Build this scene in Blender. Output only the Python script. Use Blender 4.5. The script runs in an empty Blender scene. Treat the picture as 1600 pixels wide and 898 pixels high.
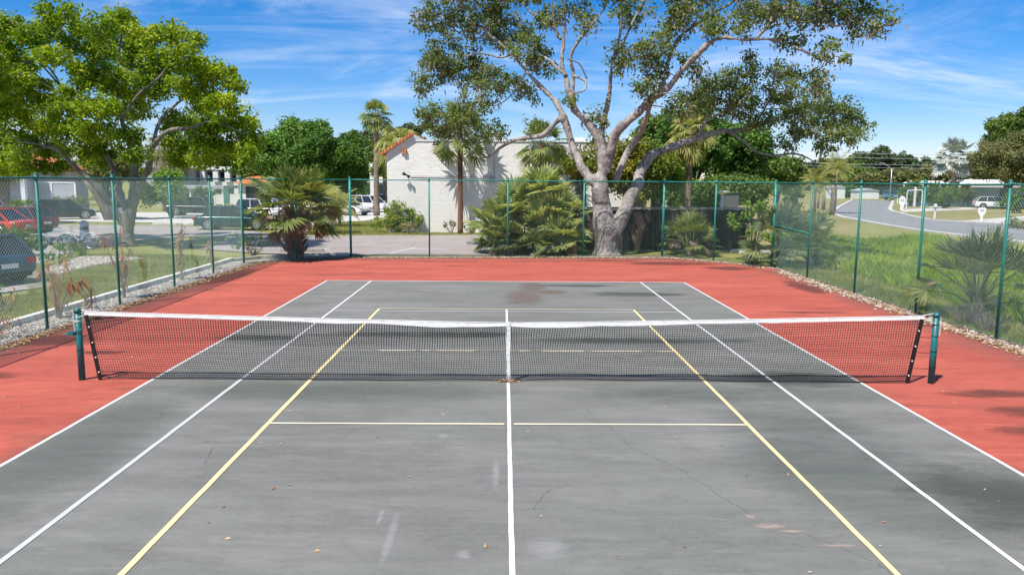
import bpy, bmesh, math, random
import numpy as np
from mathutils import Vector, Matrix

SC = bpy.context.scene
COL = SC.collection
PI = math.pi
# ------------------------------------------------------------------ camera
CX, CY, CZ, YAW, PITCH, ROLL, FPX = -0.0815, -11.644, 3.085, 0.011185, -0.137373, 0.0070078, 1210.95
_F = np.array([math.sin(YAW)*math.cos(PITCH), math.cos(YAW)*math.cos(PITCH), math.sin(PITCH)])
_R = np.array([math.cos(YAW), -math.sin(YAW), 0.0])
_U = np.cross(_R, _F)
_R2 = _R*math.cos(ROLL) + _U*math.sin(ROLL)
_U2 = -_R*math.sin(ROLL) + _U*math.cos(ROLL)
CAMP = np.array([CX, CY, CZ])
cam_d = bpy.data.cameras.new('camera')
cam_d.sensor_width = 36.0
cam_d.lens = 36.0*FPX/1600.0
cam_d.clip_start = 0.05
cam_d.clip_end = 3000
cam = bpy.data.objects.new('camera', cam_d)
COL.objects.link(cam)
m = Matrix.Identity(4)
for i in range(3):
    m[i][0] = _R2[i]; m[i][1] = _U2[i]; m[i][2] = -_F[i]; m[i][3] = CAMP[i]
cam.matrix_world = m
SC.camera = cam

def A(u, v, y):            # measured direction (photo pixel) met with the plane of world y
    D = _F + _R2*(u-800)/FPX - _U2*(v-449)/FPX
    return CAMP + (y-CY)/D[1]*D
def G(u, v, z=0.0):        # measured direction met with the ground
    D = _F + _R2*(u-800)/FPX - _U2*(v-449)/FPX
    q = CAMP + (z-CZ)/D[2]*D
    return q

# ------------------------------------------------------------------ world, sun, exposure
SUN_L = Vector((0.37, 0.45, -1.0)).normalized()      # direction the light travels
EL = math.asin(-SUN_L.z); AZ = math.atan2(-SUN_L.x, -SUN_L.y)
w = bpy.data.worlds.new('World'); SC.world = w; w.use_nodes = True
nt = w.node_tree; N = nt.nodes; Lk = nt.links
N.clear()
out = N.new('ShaderNodeOutputWorld'); bg = N.new('ShaderNodeBackground')
sky = N.new('ShaderNodeTexSky'); sky.sky_type = 'NISHITA'; sky.sun_disc = False
sky.sun_elevation = EL; sky.sun_rotation = AZ % (2*PI)
sky.air_density = 1.0; sky.dust_density = 0.0; sky.ozone_density = 6.0
hsv = N.new('ShaderNodeHueSaturation'); hsv.inputs['Saturation'].default_value = 1.42; hsv.inputs['Value'].default_value = 1.0
Lk.new(sky.outputs[0], hsv.inputs['Color'])
tc = N.new('ShaderNodeTexCoord'); sep = N.new('ShaderNodeSeparateXYZ')
Lk.new(tc.outputs['Generated'], sep.inputs[0])
def wm(op, a, b=None, clamp=False):
    n = N.new('ShaderNodeMath'); n.operation = op; n.use_clamp = clamp
    for i, x in enumerate((a, b)):
        if x is None: continue
        if isinstance(x, (int, float)): n.inputs[i].default_value = x
        else: Lk.new(x, n.inputs[i])
    return n.outputs[0]
zz = wm('ADD', wm('MAXIMUM', sep.outputs[2], 0.0), 0.22)
px_ = wm('DIVIDE', sep.outputs[0], zz); py_ = wm('DIVIDE', sep.outputs[1], zz)
comb = N.new('ShaderNodeCombineXYZ'); Lk.new(px_, comb.inputs[0]); Lk.new(py_, comb.inputs[1])
def cloud(scale, rot, loc, nscale, lo, hi, detail=7, rough=0.62, dist=0.6):
    mp = N.new('ShaderNodeMapping'); mp.inputs['Scale'].default_value = scale
    mp.inputs['Rotation'].default_value = (0, 0, rot); mp.inputs['Location'].default_value = loc
    Lk.new(comb.outputs[0], mp.inputs[0])
    no = N.new('ShaderNodeTexNoise'); no.inputs['Scale'].default_value = nscale
    no.inputs['Detail'].default_value = detail; no.inputs['Roughness'].default_value = rough
    no.inputs['Distortion'].default_value = dist
    Lk.new(mp.outputs[0], no.inputs['Vector'])
    mr = N.new('ShaderNodeMapRange'); mr.interpolation_type = 'SMOOTHSTEP'
    mr.inputs['From Min'].default_value = lo; mr.inputs['From Max'].default_value = hi
    Lk.new(no.outputs[0], mr.inputs['Value'])
    return mr.outputs[0]
c1 = cloud((0.9, 1.5, 1), 0.5, (4.3, 2.7, 0), 1.1, 0.46, 0.80, 8, .6, .9)
c2 = cloud((0.5, 2.4, 1), -0.22, (7.3, 2.2, 0), 1.0, 0.46, 0.84, 8, .68, .8)
cc = wm('MULTIPLY', wm('ADD', wm('MULTIPLY', c1, 0.75), wm('MULTIPLY', c2, 0.55), True), 0.92)
mx = N.new('ShaderNodeMix'); mx.data_type = 'RGBA'
tn = N.new('ShaderNodeMix'); tn.data_type = 'RGBA'; tn.blend_type = 'MULTIPLY'; tn.inputs[0].default_value = 1.0; Lk.new(hsv.outputs[0], tn.inputs[6]); tn.inputs[7].default_value = (0.92, 0.86, 1.0, 1)
Lk.new(cc, mx.inputs[0]); Lk.new(tn.outputs[2], mx.inputs[6]); mx.inputs[7].default_value = (7.0, 7.6, 8.6, 1)
Lk.new(mx.outputs[2], bg.inputs[0]); bg.inputs[1].default_value = 0.104
Lk.new(bg.outputs[0], out.inputs[0])
sd = bpy.data.lights.new('sun', 'SUN'); sd.energy = 4.9; sd.angle = math.radians(0.53); sd.color = (1.0, 0.94, 0.85)
so = bpy.data.objects.new('sun', sd); COL.objects.link(so)
so.rotation_euler = SUN_L.to_track_quat('-Z', 'Y').to_euler(); so.location = (-10, -12, 30)
vs = SC.view_settings; SC.display_settings.display_device = 'sRGB'
vs.view_transform = 'Standard'; vs.look = 'None'; vs.gamma = 1; vs.exposure = 0.42; vs.use_curve_mapping = False

# ------------------------------------------------------------------ helpers
rng = np.random.default_rng(7)
random.seed(7)
class MB:
    """collects vertices and faces; build() links them as ONE mesh object"""
    def __init__(s): s.v = []; s.f = []; s.n = 0
    def add(s, V, F):
        V = np.asarray(V, float).reshape(-1, 3); b = s.n
        s.v.append(V); s.n += len(V)
        s.f.append((b, F))
    def box(s, x0, x1, y0, y1, z0, z1, rz=0.0, piv=None):
        V = np.array([[x, y, z] for z in (z0, z1) for (x, y) in ((x0, y0), (x1, y0), (x1, y1), (x0, y1))], float)
        if rz:
            c, sn = math.cos(rz), math.sin(rz)
            p = np.array(piv if piv is not None else ((x0+x1)/2, (y0+y1)/2, 0), float)
            q = V-p; V = np.c_[q[:, 0]*c-q[:, 1]*sn, q[:, 0]*sn+q[:, 1]*c, q[:, 2]]+p
        s.add(V, [(3, 2, 1, 0), (4, 5, 6, 7), (0, 1, 5, 4), (1, 2, 6, 5), (2, 3, 7, 6), (3, 0, 4, 7)])
    def beam(s, a, b, wx, wz, up=(0, 0, 1)):
        a = np.array(a, float); b = np.array(b, float); d = b-a; L = np.linalg.norm(d)
        if L < 1e-6: return
        d /= L; upv = np.array(up, float); sd_ = np.cross(d, upv)
        if np.linalg.norm(sd_) < 1e-4: sd_ = np.cross(d, (1, 0, 0))
        sd_ /= np.linalg.norm(sd_); u2 = np.cross(sd_, d)
        V = [p+sd_*i*wx/2+u2*j*wz/2 for p in (a, b) for (i, j) in ((-1, -1), (1, -1), (1, 1), (-1, 1))]
        s.add(V, [(3, 2, 1, 0), (4, 5, 6, 7), (0, 1, 5, 4), (1, 2, 6, 5), (2, 3, 7, 6), (3, 0, 4, 7)])
    def tube(s, pts, rad, sides=6, cap=True, jit=0.0):
        P = np.array(pts, float); n = len(P)
        r = np.full(n, rad, float) if np.isscalar(rad) else np.array(rad, float)
        T = np.gradient(P, axis=0); T /= np.maximum(np.linalg.norm(T, axis=1, keepdims=True), 1e-9)
        ref = np.array([0.0, 0, 1]) if abs(T[0][2]) < 0.9 else np.array([1.0, 0, 0])
        a = np.cross(T[0], ref); a /= np.linalg.norm(a)
        V = []; ang = np.arange(sides)*2*PI/sides
        for i in range(n):
            a = a-T[i]*np.dot(a, T[i]); a /= max(np.linalg.norm(a), 1e-9); b = np.cross(T[i], a)
            rr = r[i]*(1+jit*(rng.random(sides)-0.5)) if jit else np.full(sides, r[i])
            V.append(P[i]+np.outer(np.cos(ang)*rr, a)+np.outer(np.sin(ang)*rr, b))
        V = np.concatenate(V); F = []
        for i in range(n-1):
            for k in range(sides):
                k2 = (k+1) % sides
                F.append((i*sides+k, i*sides+k2, (i+1)*sides+k2, (i+1)*sides+k))
        if cap:
            F.append(tuple(range(sides-1, -1, -1))); F.append(tuple((n-1)*sides+k for k in range(sides)))
        s.add(V, F)
    def cyl(s, c, r, h, sides=16, r2=None):
        c = np.array(c, float); s.tube([c, c+np.array([0, 0, h])], [r, r if r2 is None else r2], sides)
    def quads(s, V):                      # V (n,4,3)
        V = np.asarray(V, float); n = len(V)
        s.add(V.reshape(-1, 3), np.arange(n*4).reshape(n, 4))
    def poly(s, P, z=0.0):
        V = [(p[0], p[1], p[2] if len(p) > 2 else z) for p in P]
        s.add(V, [tuple(range(len(V)))])
    def build(s, name, mat, parent=None, smooth=False, loc=None):
        me = bpy.data.meshes.new(name)
        if s.n:
            V = np.concatenate(s.v); lv = []; ls = []
            for b, F in s.f:
                if isinstance(F, np.ndarray):
                    lv.append((F+b).ravel()); ls.append(np.full(len(F), F.shape[1]))
                else:
                    lv.append(np.array([i+b for f in F for i in f])); ls.append(np.array([len(f) for f in F]))
            lv = np.concatenate(lv).astype(np.int32); ls = np.concatenate(ls).astype(np.int32)
            if loc is not None: V = V-np.array(loc)
            me.vertices.add(len(V)); me.vertices.foreach_set('co', V.astype(np.float32).ravel())
            me.loops.add(len(lv)); me.loops.foreach_set('vertex_index', lv)
            me.polygons.add(len(ls)); st = np.concatenate([[0], np.cumsum(ls)[:-1]]).astype(np.int32)
            me.polygons.foreach_set('loop_start', st); me.polygons.foreach_set('loop_total', ls)
            me.polygons.foreach_set('use_smooth', np.full(len(ls), smooth))
            me.update(calc_edges=True); me.validate()
        o = bpy.data.objects.new(name, me); COL.objects.link(o)
        if mat: me.materials.append(mat)
        if loc is not None: o.location = loc
        if parent: o.parent = parent
        return o
def tag(o, label=None, cat=None, group=None, kind=None):
    if label: o['label'] = label
    if cat: o['category'] = cat
    if group: o['group'] = group
    if kind: o['kind'] = kind
    return o
def empty(name, loc, rz, label, cat, group=None):
    o = bpy.data.objects.new(name, None); COL.objects.link(o)
    o.empty_display_size = 0.2; o.location = loc; o.rotation_euler = (0, 0, rz)
    return tag(o, label, cat, group)
def kids(o): return [c for c in bpy.data.objects if c.parent == o]
def copy_tree(o, parent=None):
    c = o.copy(); COL.objects.link(c); c.parent = parent
    for ch in kids(o): copy_tree(ch, c)
    return c
def L2(pts, n=8):                          # Catmull-Rom through rows of any width
    P = np.array(pts, float)
    if len(P) < 3:
        t = np.linspace(0, 1, n)[:, None]; return P[0]*(1-t)+P[-1]*t
    Q = np.vstack([2*P[0]-P[1], P, 2*P[-1]-P[-2]]); out = []
    for i in range(1, len(Q)-2):
        for t in np.linspace(0, 1, n, endpoint=False):
            out.append(0.5*((2*Q[i])+(-Q[i-1]+Q[i+1])*t+(2*Q[i-1]-5*Q[i]+4*Q[i+1]-Q[i+2])*t*t+(-Q[i-1]+3*Q[i]-3*Q[i+1]+Q[i+2])*t**3))
    out.append(P[-1]); return np.array(out)

# ------------------------------------------------------------------ materials
class Mat:
    def __init__(s, name, rough=0.8, metal=0.0, spec=0.3):
        s.m = bpy.data.materials.new(name); s.m.use_nodes = True; s.t = s.m.node_tree
        s.t.nodes.clear(); s.o = s.t.nodes.new('ShaderNodeOutputMaterial')
        s.b = s.t.nodes.new('ShaderNodeBsdfPrincipled'); s.t.links.new(s.b.outputs[0], s.o.inputs[0])
        s.b.inputs['Roughness'].default_value = rough; s.b.inputs['Metallic'].default_value = metal
        s.b.inputs['Specular IOR Level'].default_value = spec; s._c = None
    def coord(s):
        if s._c is None:
            g = s.t.nodes.new('ShaderNodeNewGeometry'); s._c = g.outputs['Position']
        return s._c
    def map(s, scale=(1, 1, 1), loc=(0, 0, 0), rot=0.0):
        n = s.t.nodes.new('ShaderNodeMapping'); n.inputs['Scale'].default_value = scale
        n.inputs['Location'].default_value = loc; n.inputs['Rotation'].default_value = (0, 0, rot)
        s.t.links.new(s.coord(), n.inputs[0]); return n.outputs[0]
    def noise(s, scale, detail=4, rough=0.55, vec=None, dist=0.0):
        n = s.t.nodes.new('ShaderNodeTexNoise'); n.inputs['Scale'].default_value = scale
        n.inputs['Detail'].default_value = detail; n.inputs['Roughness'].default_value = rough; n.inputs['Distortion'].default_value = dist
        s.t.links.new(vec if vec is not None else s.coord(), n.inputs['Vector']); return n.outputs[0]
    def voro(s, scale, vec=None, feature='F1'):
        n = s.t.nodes.new('ShaderNodeTexVoronoi'); n.inputs['Scale'].default_value = scale; n.feature = feature
        s.t.links.new(vec if vec is not None else s.coord(), n.inputs['Vector']); return n.outputs['Distance']
    def rngmap(s, val, a, b, c=0.0, d=1.0):
        n = s.t.nodes.new('ShaderNodeMapRange'); n.interpolation_type = 'SMOOTHSTEP'
        for i, x in enumerate((a, b, c, d)): n.inputs[i+1].default_value = x
        s.t.links.new(val, n.inputs[0]); return n.outputs[0]
    def math(s, op, a, b=None):
        n = s.t.nodes.new('ShaderNodeMath'); n.operation = op
        for i, x in enumerate((a, b)):
            if x is None: continue
            if isinstance(x, (int, float)): n.inputs[i].default_value = x
            else: s.t.links.new(x, n.inputs[i])
        return n.outputs[0]
    def mix(s, f, a, b, mode='MIX'):
        n = s.t.nodes.new('ShaderNodeMix'); n.data_type = 'RGBA'; n.blend_type = mode
        for i, x in ((0, f), (6, a), (7, b)):
            if isinstance(x, (int, float)): n.inputs[i].default_value = x
            elif isinstance(x, tuple): n.inputs[i].default_value = x if len(x) == 4 else x+(1,)
            else: s.t.links.new(x, n.inputs[i])
        return n.outputs[2]
    def ramp(s, f, stops):
        n = s.t.nodes.new('ShaderNodeValToRGB'); e = n.color_ramp.elements
        while len(e) < len(stops): e.new(0.5)
        for k, (p_, c) in enumerate(stops): e[k].position = p_; e[k].color = c+(1,)
        s.t.links.new(f, n.inputs[0]); return n.outputs[0]
    def col(s, c):
        if isinstance(c, tuple): s.b.inputs['Base Color'].default_value = c+(1,)
        else: s.t.links.new(c, s.b.inputs['Base Color'])
        return s
    def bump(s, h, strength=0.3, dist=0.02):
        n = s.t.nodes.new('ShaderNodeBump'); n.inputs['Strength'].default_value = strength; n.inputs['Distance'].default_value = dist
        s.t.links.new(h, n.inputs['Height']); s.t.links.new(n.outputs[0], s.b.inputs['Normal']); return s
def flat(name, c, rough=0.6, metal=0.0, var=0.12, scale=6.0, spec=0.3, bump=0.0):
    M_ = Mat(name, rough, metal, spec)
    n = M_.noise(scale, 5)
    M_.col(M_.mix(M_.rngmap(n, 0.3, 0.7), tuple(x*(1-var) for x in c), tuple(min(1, x*(1+var)) for x in c)))
    if bump: M_.bump(M_.noise(scale*6, 4), bump, 0.01)
    return M_.m
def leafmat(name, stops, trans=0.35, nscale=0.8, rough=0.55):
    """leaf colour differs from leaf to leaf and from bough to bough"""
    M_ = Mat(name, rough, 0, 0.25)
    g = M_.t.nodes.new('ShaderNodeNewGeometry')
    f = M_.math('ADD', M_.math('MULTIPLY', g.outputs['Random Per Island'], 0.55), M_.math('MULTIPLY', M_.rngmap(M_.noise(nscale, 3), 0.3, 0.7), 0.45))
    c = M_.ramp(f, stops); M_.col(c)
    tr = M_.t.nodes.new('ShaderNodeBsdfTranslucent'); M_.t.links.new(M_.mix(1.0, c, (1.5, 1.5, 0.7), 'MULTIPLY'), tr.inputs[0])
    ms = M_.t.nodes.new('ShaderNodeMixShader'); ms.inputs[0].default_value = trans
    M_.t.links.new(M_.b.outputs[0], ms.inputs[1]); M_.t.links.new(tr.outputs[0], ms.inputs[2]); M_.t.links.new(ms.outputs[0], M_.o.inputs[0])
    return M_.m

# court surface
def court_mat(name, base, dark, light, tint, red=False):
    M_ = Mat(name, 0.85, 0, 0.2)
    streak = M_.noise(0.55, 8, 0.68, M_.map((0.55, 1.9, 1), (3, 1, 0), 0.04), 0.8)
    streak2 = M_.noise(1.8, 8, 0.72, M_.map((0.30, 2.4, 1), (9, 4, 0), -0.03), 0.6)
    streak3 = M_.noise(4.5, 7, 0.75, M_.map((0.35, 1.7, 1), (5, 9, 0), 0.08), 0.8)
    big = M_.noise(0.16, 4, 0.5, M_.map((1, 1, 1), (21, 5, 0)))
    fine = M_.noise(28, 5, 0.8); grit = M_.noise(170, 2, 0.5)
    c = M_.mix(M_.rngmap(streak, 0.36, 0.66), dark, light)
    c = M_.mix(M_.math('MULTIPLY', M_.rngmap(big, 0.42, 0.62), 0.6), c, tint)
    c = M_.mix(M_.math('MULTIPLY', M_.rngmap(streak2, 0.44, 0.66), 0.40), c, tuple(x*0.62 for x in base))
    c = M_.mix(M_.math('MULTIPLY', M_.rngmap(streak3, 0.48, 0.70), 0.45), c, tuple(x*1.32 for x in base))
    iso = M_.noise(2.2, 9, 0.78, M_.map((.8, 1.1, 1), (31, 2, 0), .4), .5)
    c = M_.mix(M_.math('MULTIPLY', M_.rngmap(iso, 0.50, 0.66), 0.42), c, tuple(x*0.60 for x in base))
    c = M_.mix(M_.math('MULTIPLY', M_.rngmap(fine, 0.40, 0.72), 0.30), c, tuple(x*1.30 for x in base))
    c = M_.mix(M_.math('MULTIPLY', M_.rngmap(grit, 0.45, 0.8), 0.25), c, tuple(x*0.60 for x in base))
    if red:   # worn dark patches where the coating has gone, dirt along the edges
        wv = M_.noise(1.1, 7, 0.74, M_.map((0.45, 1.6, 1), (2, 7, 0)), 0.8)
        msk = M_.math('MULTIPLY', M_.rngmap(wv, 0.52, 0.68), M_.math('ADD', M_.math('MULTIPLY', M_.rngmap(M_.noise(0.22, 3, 0.5, M_.map((1, 1, 1), (5, 8, 0))), 0.47, 0.60), .6), .32))
        c = M_.mix(msk, c, (0.17, 0.065, 0.055))
        sx = M_.t.nodes.new('ShaderNodeSeparateXYZ'); M_.t.links.new(M_.coord(), sx.inputs[0])
        ex = M_.rngmap(M_.math('ADD', M_.math('ABSOLUTE', M_.math('SUBTRACT', sx.outputs[0], .2)), M_.math('MULTIPLY', wv, 1.6)), 8.9, 10.1)
        ey = M_.rngmap(M_.math('ADD', sx.outputs[1], M_.math('MULTIPLY', wv, 3.0)), 19.0, 21.0)
        c = M_.mix(M_.math('MULTIPLY', M_.math('MAXIMUM', ex, ey), .8), c, (0.20, 0.080, 0.062))
    sc = M_.noise(7, 7, 0.85, M_.map((1, 1.4, 1), (2, 2, 0), 0.5), 1.0)
    c = M_.mix(M_.math('MULTIPLY', M_.rngmap(sc, 0.64, 0.76), 0.35 if not red else 0.25), c, (0.36, 0.36, 0.35) if not red else (0.66, 0.28, 0.22))
    M_.col(c); M_.bump(M_.math('ADD', grit, fine), 0.35, 0.004)
    return M_
M = {}
M['court'] = court_mat('court_grey', (0.190, 0.190, 0.174), (0.142, 0.143, 0.131), (0.215, 0.215, 0.198), (0.158, 0.165, 0.145)).m
M['red'] = court_mat('court_red', (0.43, 0.098, 0.066), (0.34, 0.076, 0.054), (0.48, 0.122, 0.080), (0.41, 0.102, 0.072), True).m
def paint_mat(name, c, wear=0.5):
    M_ = Mat(name, 0.75, 0, 0.2)
    n = M_.noise(22, 6, 0.75); n2 = M_.noise(1.7, 4, 0.6)
    f = M_.math('MULTIPLY', M_.rngmap(n, 0.54, 0.74), M_.math('ADD', M_.math('MULTIPLY', M_.rngmap(n2, 0.4, 0.62), wear), wear*0.35))
    M_.col(M_.mix(f, c, (0.26, 0.26, 0.25))); return M_.m
M['line_white'] = paint_mat('line_white', (0.62, 0.62, 0.61), 0.7)
M['line_worn'] = paint_mat('line_worn', (0.50, 0.50, 0.50), 1.0)
M['line_yellow'] = paint_mat('line_yellow', (0.82, 0.66, 0.32), 0.45)
M['line_cream'] = paint_mat('line_cream', (0.80, 0.70, 0.50), 0.4)
# ground
def grass_mat(name, a, b, dry, k=1.0):
    M_ = Mat(name, 0.95, 0, 0.1)
    n1 = M_.noise(0.45*k, 5, 0.6); n2 = M_.noise(9, 6, 0.8, None, 0.4); n3 = M_.noise(0.12, 4, 0.6, M_.map((1, 1, 1), (40, 11, 0)))
    n4 = M_.noise(55, 4, 0.8)
    c = M_.mix(M_.rngmap(n1, 0.35, 0.65), a, b)
    c = M_.mix(M_.math('MULTIPLY', M_.rngmap(n2, 0.42, 0.66), 0.55), c, dry)
    c = M_.mix(M_.math('MULTIPLY', M_.rngmap(n3, 0.45, 0.62), 0.55), c, dry)
    c = M_.mix(M_.math('MULTIPLY', M_.rngmap(n4, 0.5, 0.75), 0.5), c, tuple(x*0.4 for x in a))
    M_.col(c); M_.bump(M_.math('ADD', n4, n2), 0.6, 0.05); return M_.m
M['lawn'] = grass_mat('lawn', (0.18, 0.21, 0.045), (0.26, 0.27, 0.075), (0.36, 0.31, 0.15))
M['dry_lawn'] = grass_mat('dry_lawn', (0.20, 0.20, 0.06), (0.28, 0.25, 0.10), (0.38, 0.31, 0.17))
def asphalt(name, a, b):
    M_ = Mat(name, 0.9, 0, 0.2); n1 = M_.noise(0.35, 6, 0.6); n2 = M_.noise(3.5, 5, 0.7); n3 = M_.noise(60, 3)
    c = M_.mix(M_.rngmap(n1, 0.35, 0.65), a, b)
    c = M_.mix(M_.math('MULTIPLY', M_.rngmap(n2, 0.45, 0.7), 0.3), c, tuple(x*0.75 for x in a))
    c = M_.mix(M_.math('MULTIPLY', M_.rngmap(n3, 0.4, 0.7), 0.25), c, tuple(x*1.2 for x in b))
    cr = M_.voro(0.25, None, 'DISTANCE_TO_EDGE')
    wob = M_.math('ADD', cr, M_.math('MULTIPLY', M_.math('SUBTRACT', M_.noise(2, 5, 0.7), 0.5), 0.12))
    c = M_.mix(M_.math('MULTIPLY', M_.math('SUBTRACT', 1.0, M_.rngmap(M_.math('ABSOLUTE', wob), 0.0, 0.006)), 0.5), c, tuple(x*0.4 for x in a))
    M_.col(c); M_.bump(n3, 0.3, 0.005); return M_.m
M['asphalt'] = asphalt('parking_asphalt', (0.30, 0.265, 0.25), (0.36, 0.32, 0.30))
M['road'] = asphalt('road_asphalt', (0.22, 0.22, 0.225), (0.27, 0.27, 0.275))
M['concrete'] = flat('concrete', (0.55, 0.52, 0.48), 0.9, 0, 0.15, 3, bump=0.2)
M['edging'] = flat('edging_concrete', (0.66, 0.64, 0.60), 0.9, 0, 0.22, 5, bump=0.2)
M['mulch'] = flat('litter_soil', (0.17, 0.12, 0.085), 1, 0, 0.5, 9, bump=0.6)
M['shellbed'] = flat('shell_bed', (0.30, 0.265, 0.225), 1, 0, 0.45, 11, bump=0.8)
def speck(name, stops, rough=0.9):
    M_ = Mat(name, rough, 0, 0.2); g = M_.t.nodes.new('ShaderNodeNewGeometry'); M_.col(M_.ramp(g.outputs['Random Per Island'], stops)); return M_.m
M['stones'] = speck('white_stones', [(0, (0.16, 0.12, 0.09)), (0.4, (0.34, 0.30, 0.26)), (0.8, (0.50, 0.46, 0.41)), (1, (0.68, 0.65, 0.60))])
M['litter'] = speck('leaf_litter', [(0, (0.16, 0.08, 0.04)), (0.4, (0.34, 0.19, 0.09)), (0.75, (0.50, 0.32, 0.15)), (1, (0.60, 0.45, 0.28))])
# fence and net
M['fence_green'] = flat('fence_green_coat', (0.015, 0.175, 0.135), 0.45, 0, 0.15, 4, 0.5)
M['fence_teal'] = flat('fence_teal_coat', (0.018, 0.23, 0.19), 0.45, 0, 0.12, 4, 0.5)
M['wire'] = flat('chain_wire', (0.19, 0.34, 0.29), 0.5, 0, 0.2, 3, 0.5)
M['steel'] = flat('steel', (0.45, 0.45, 0.44), 0.4, 0.7, 0.1, 5)
def post_mat():
    M_ = Mat('net_post_paint', 0.45, 0, 0.5); n = M_.noise(14, 6, 0.8, M_.map((1, 1, 0.5)))
    M_.col(M_.mix(M_.rngmap(n, 0.62, 0.72), M_.mix(M_.rngmap(M_.noise(3), 0.3, 0.7), (0.008, 0.115, 0.115), (0.014, 0.16, 0.155)), (0.05, 0.03, 0.02))); return M_.m
M['net_post'] = post_mat()
M['net_cord'] = flat('net_cord', (0.022, 0.022, 0.024), 0.8, 0, 0.2, 8)
M['black'] = flat('black_vinyl', (0.018, 0.016, 0.015), 0.6, 0, 0.3, 8)
def band_mat():
    M_ = Mat('net_headband', 0.8, 0, 0.2); n = M_.noise(9, 6, 0.8, M_.map((0.6, 1, 4)))
    M_.col(M_.mix(M_.rngmap(n, 0.48, 0.72), (0.78, 0.77, 0.74), (0.38, 0.36, 0.33))); M_.bump(M_.noise(30, 4), 0.3, 0.01); return M_.m
M['band'] = band_mat()
M['rope'] = flat('white_rope', (0.75, 0.74, 0.70), 0.8, 0, 0.1, 20)
# bark, leaves
def bark(name, a, b, scale=3.0, stretch=0.25, bs=0.8):
    M_ = Mat(name, 0.95, 0, 0.1); n = M_.noise(scale, 7, 0.7, M_.map((1, 1, stretch)), 0.5); n2 = M_.noise(scale*6, 5, 0.75, M_.map((1, 1, stretch*1.4)))
    n3 = M_.noise(0.9, 4, 0.6)
    c = M_.mix(M_.rngmap(n, 0.35, 0.65), a, b)
    c = M_.mix(M_.math('MULTIPLY', M_.rngmap(n2, 0.46, 0.64), 0.75), c, tuple(x*0.4 for x in a))
    c = M_.mix(M_.math('MULTIPLY', M_.rngmap(n3, 0.5, 0.65), 0.35), c, tuple(min(1, x*1.25) for x in b))
    M_.col(c); M_.bump(M_.math('ADD', n2, n), bs, 0.05); return M_.m
M['oak_bark'] = bark('oak_bark', (0.25, 0.222, 0.20), (0.47, 0.43, 0.395), 2.8, 0.3, 1.0)
M['grey_bark'] = bark('grey_bark', (0.15, 0.13, 0.11), (0.30, 0.27, 0.235), 3.0, .4)
M['dark_bark'] = bark('dark_bark', (0.12, 0.10, 0.085), (0.24, 0.21, 0.18))
M['palm_bark'] = bark('palm_bark', (0.22, 0.165, 0.12), (0.36, 0.29, 0.23), 4, 2.0)
M['red_palm_bark'] = bark('red_palm_bark', (0.17, 0.075, 0.04), (0.28, 0.15, 0.09), 4, 2.0)
M['boots'] = bark('palm_boots', (0.17, 0.12, 0.09), (0.36, 0.28, 0.22), 5, 0.6)
M['oak_leaf'] = leafmat('oak_leaf', [(0, (0.045, 0.075, 0.02)), (0.35, (0.10, 0.155, 0.035)), (0.65, (0.19, 0.25, 0.06)), (0.88, (0.30, 0.32, 0.10)), (1, (0.38, 0.34, 0.17))], 0.38)
M['moss'] = leafmat('spanish_moss', [(0, (0.130, 0.117, 0.098)), (0.5, (0.234, 0.208, 0.169)), (1, (0.364, 0.325, 0.260))], 0.2, 2.0)
M['lime_leaf'] = leafmat('bright_leaf', [(0, (0.04, 0.105, 0.006)), (0.35, (0.13, 0.225, 0.008)), (0.7, (0.27, 0.37, 0.012)), (1, (0.46, 0.46, 0.035))], 0.38, 0.5)
M['dark_leaf'] = leafmat('dense_dark_leaf', [(0, (0.033, 0.083, 0.015)), (0.5, (0.092, 0.193, 0.030)), (1, (0.202, 0.350, 0.055))], 0.25, 0.3)
M['mid_leaf'] = leafmat('mid_green_leaf', [(0, (0.051, 0.094, 0.017)), (0.5, (0.116, 0.189, 0.036)), (1, (0.246, 0.319, 0.072))], 0.3, 0.3)
M['olive_leaf'] = leafmat('olive_leaf', [(0, (0.075, 0.088, 0.031)), (0.5, (0.163, 0.175, 0.062)), (1, (0.300, 0.288, 0.125))], 0.25, 0.4)
M['far_leaf'] = leafmat('far_leaf', [(0, (0.041, 0.068, 0.032)), (0.5, (0.081, 0.119, 0.051)), (1, (0.149, 0.182, 0.081))], 0.15, 0.15)
M['orange_leaf'] = leafmat('orange_green_leaf', [(0, (0.06, 0.10, 0.018)), (0.5, (0.16, 0.20, 0.025)), (0.8, (0.32, 0.28, 0.04)), (1, (0.50, 0.30, 0.06))], 0.3, 0.7)
M['bush_leaf'] = leafmat('bush_leaf', [(0, (0.065, 0.143, 0.019)), (0.5, (0.156, 0.273, 0.033)), (1, (0.312, 0.429, 0.065))], 0.35, 1.5)
M['hedge_leaf'] = leafmat('hedge_leaf', [(0, (0.065, 0.130, 0.019)), (0.5, (0.156, 0.234, 0.026)), (0.85, (0.351, 0.390, 0.052)), (1, (0.585, 0.455, 0.078))], 0.3, 1.5)
M['palmetto'] = leafmat('palmetto_frond', [(0, (0.15, 0.21, 0.07)), (0.45, (0.30, 0.37, 0.14)), (0.8, (0.50, 0.52, 0.24)), (1, (0.66, 0.56, 0.32))], 0.42, 2.2, 0.4)
M['palmetto_grey'] = leafmat('palmetto_frond_dull', [(0, (0.07, 0.095, 0.045)), (0.5, (0.15, 0.19, 0.085)), (0.85, (0.27, 0.30, 0.15)), (1, (0.38, 0.35, 0.20))], 0.32, 1.6, 0.4)
M['sabal'] = leafmat('sabal_frond', [(0, (0.084, 0.126, 0.035)), (0.5, (0.182, 0.238, 0.070)), (1, (0.364, 0.378, 0.140))], 0.3, 1.0, 0.45)
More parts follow.
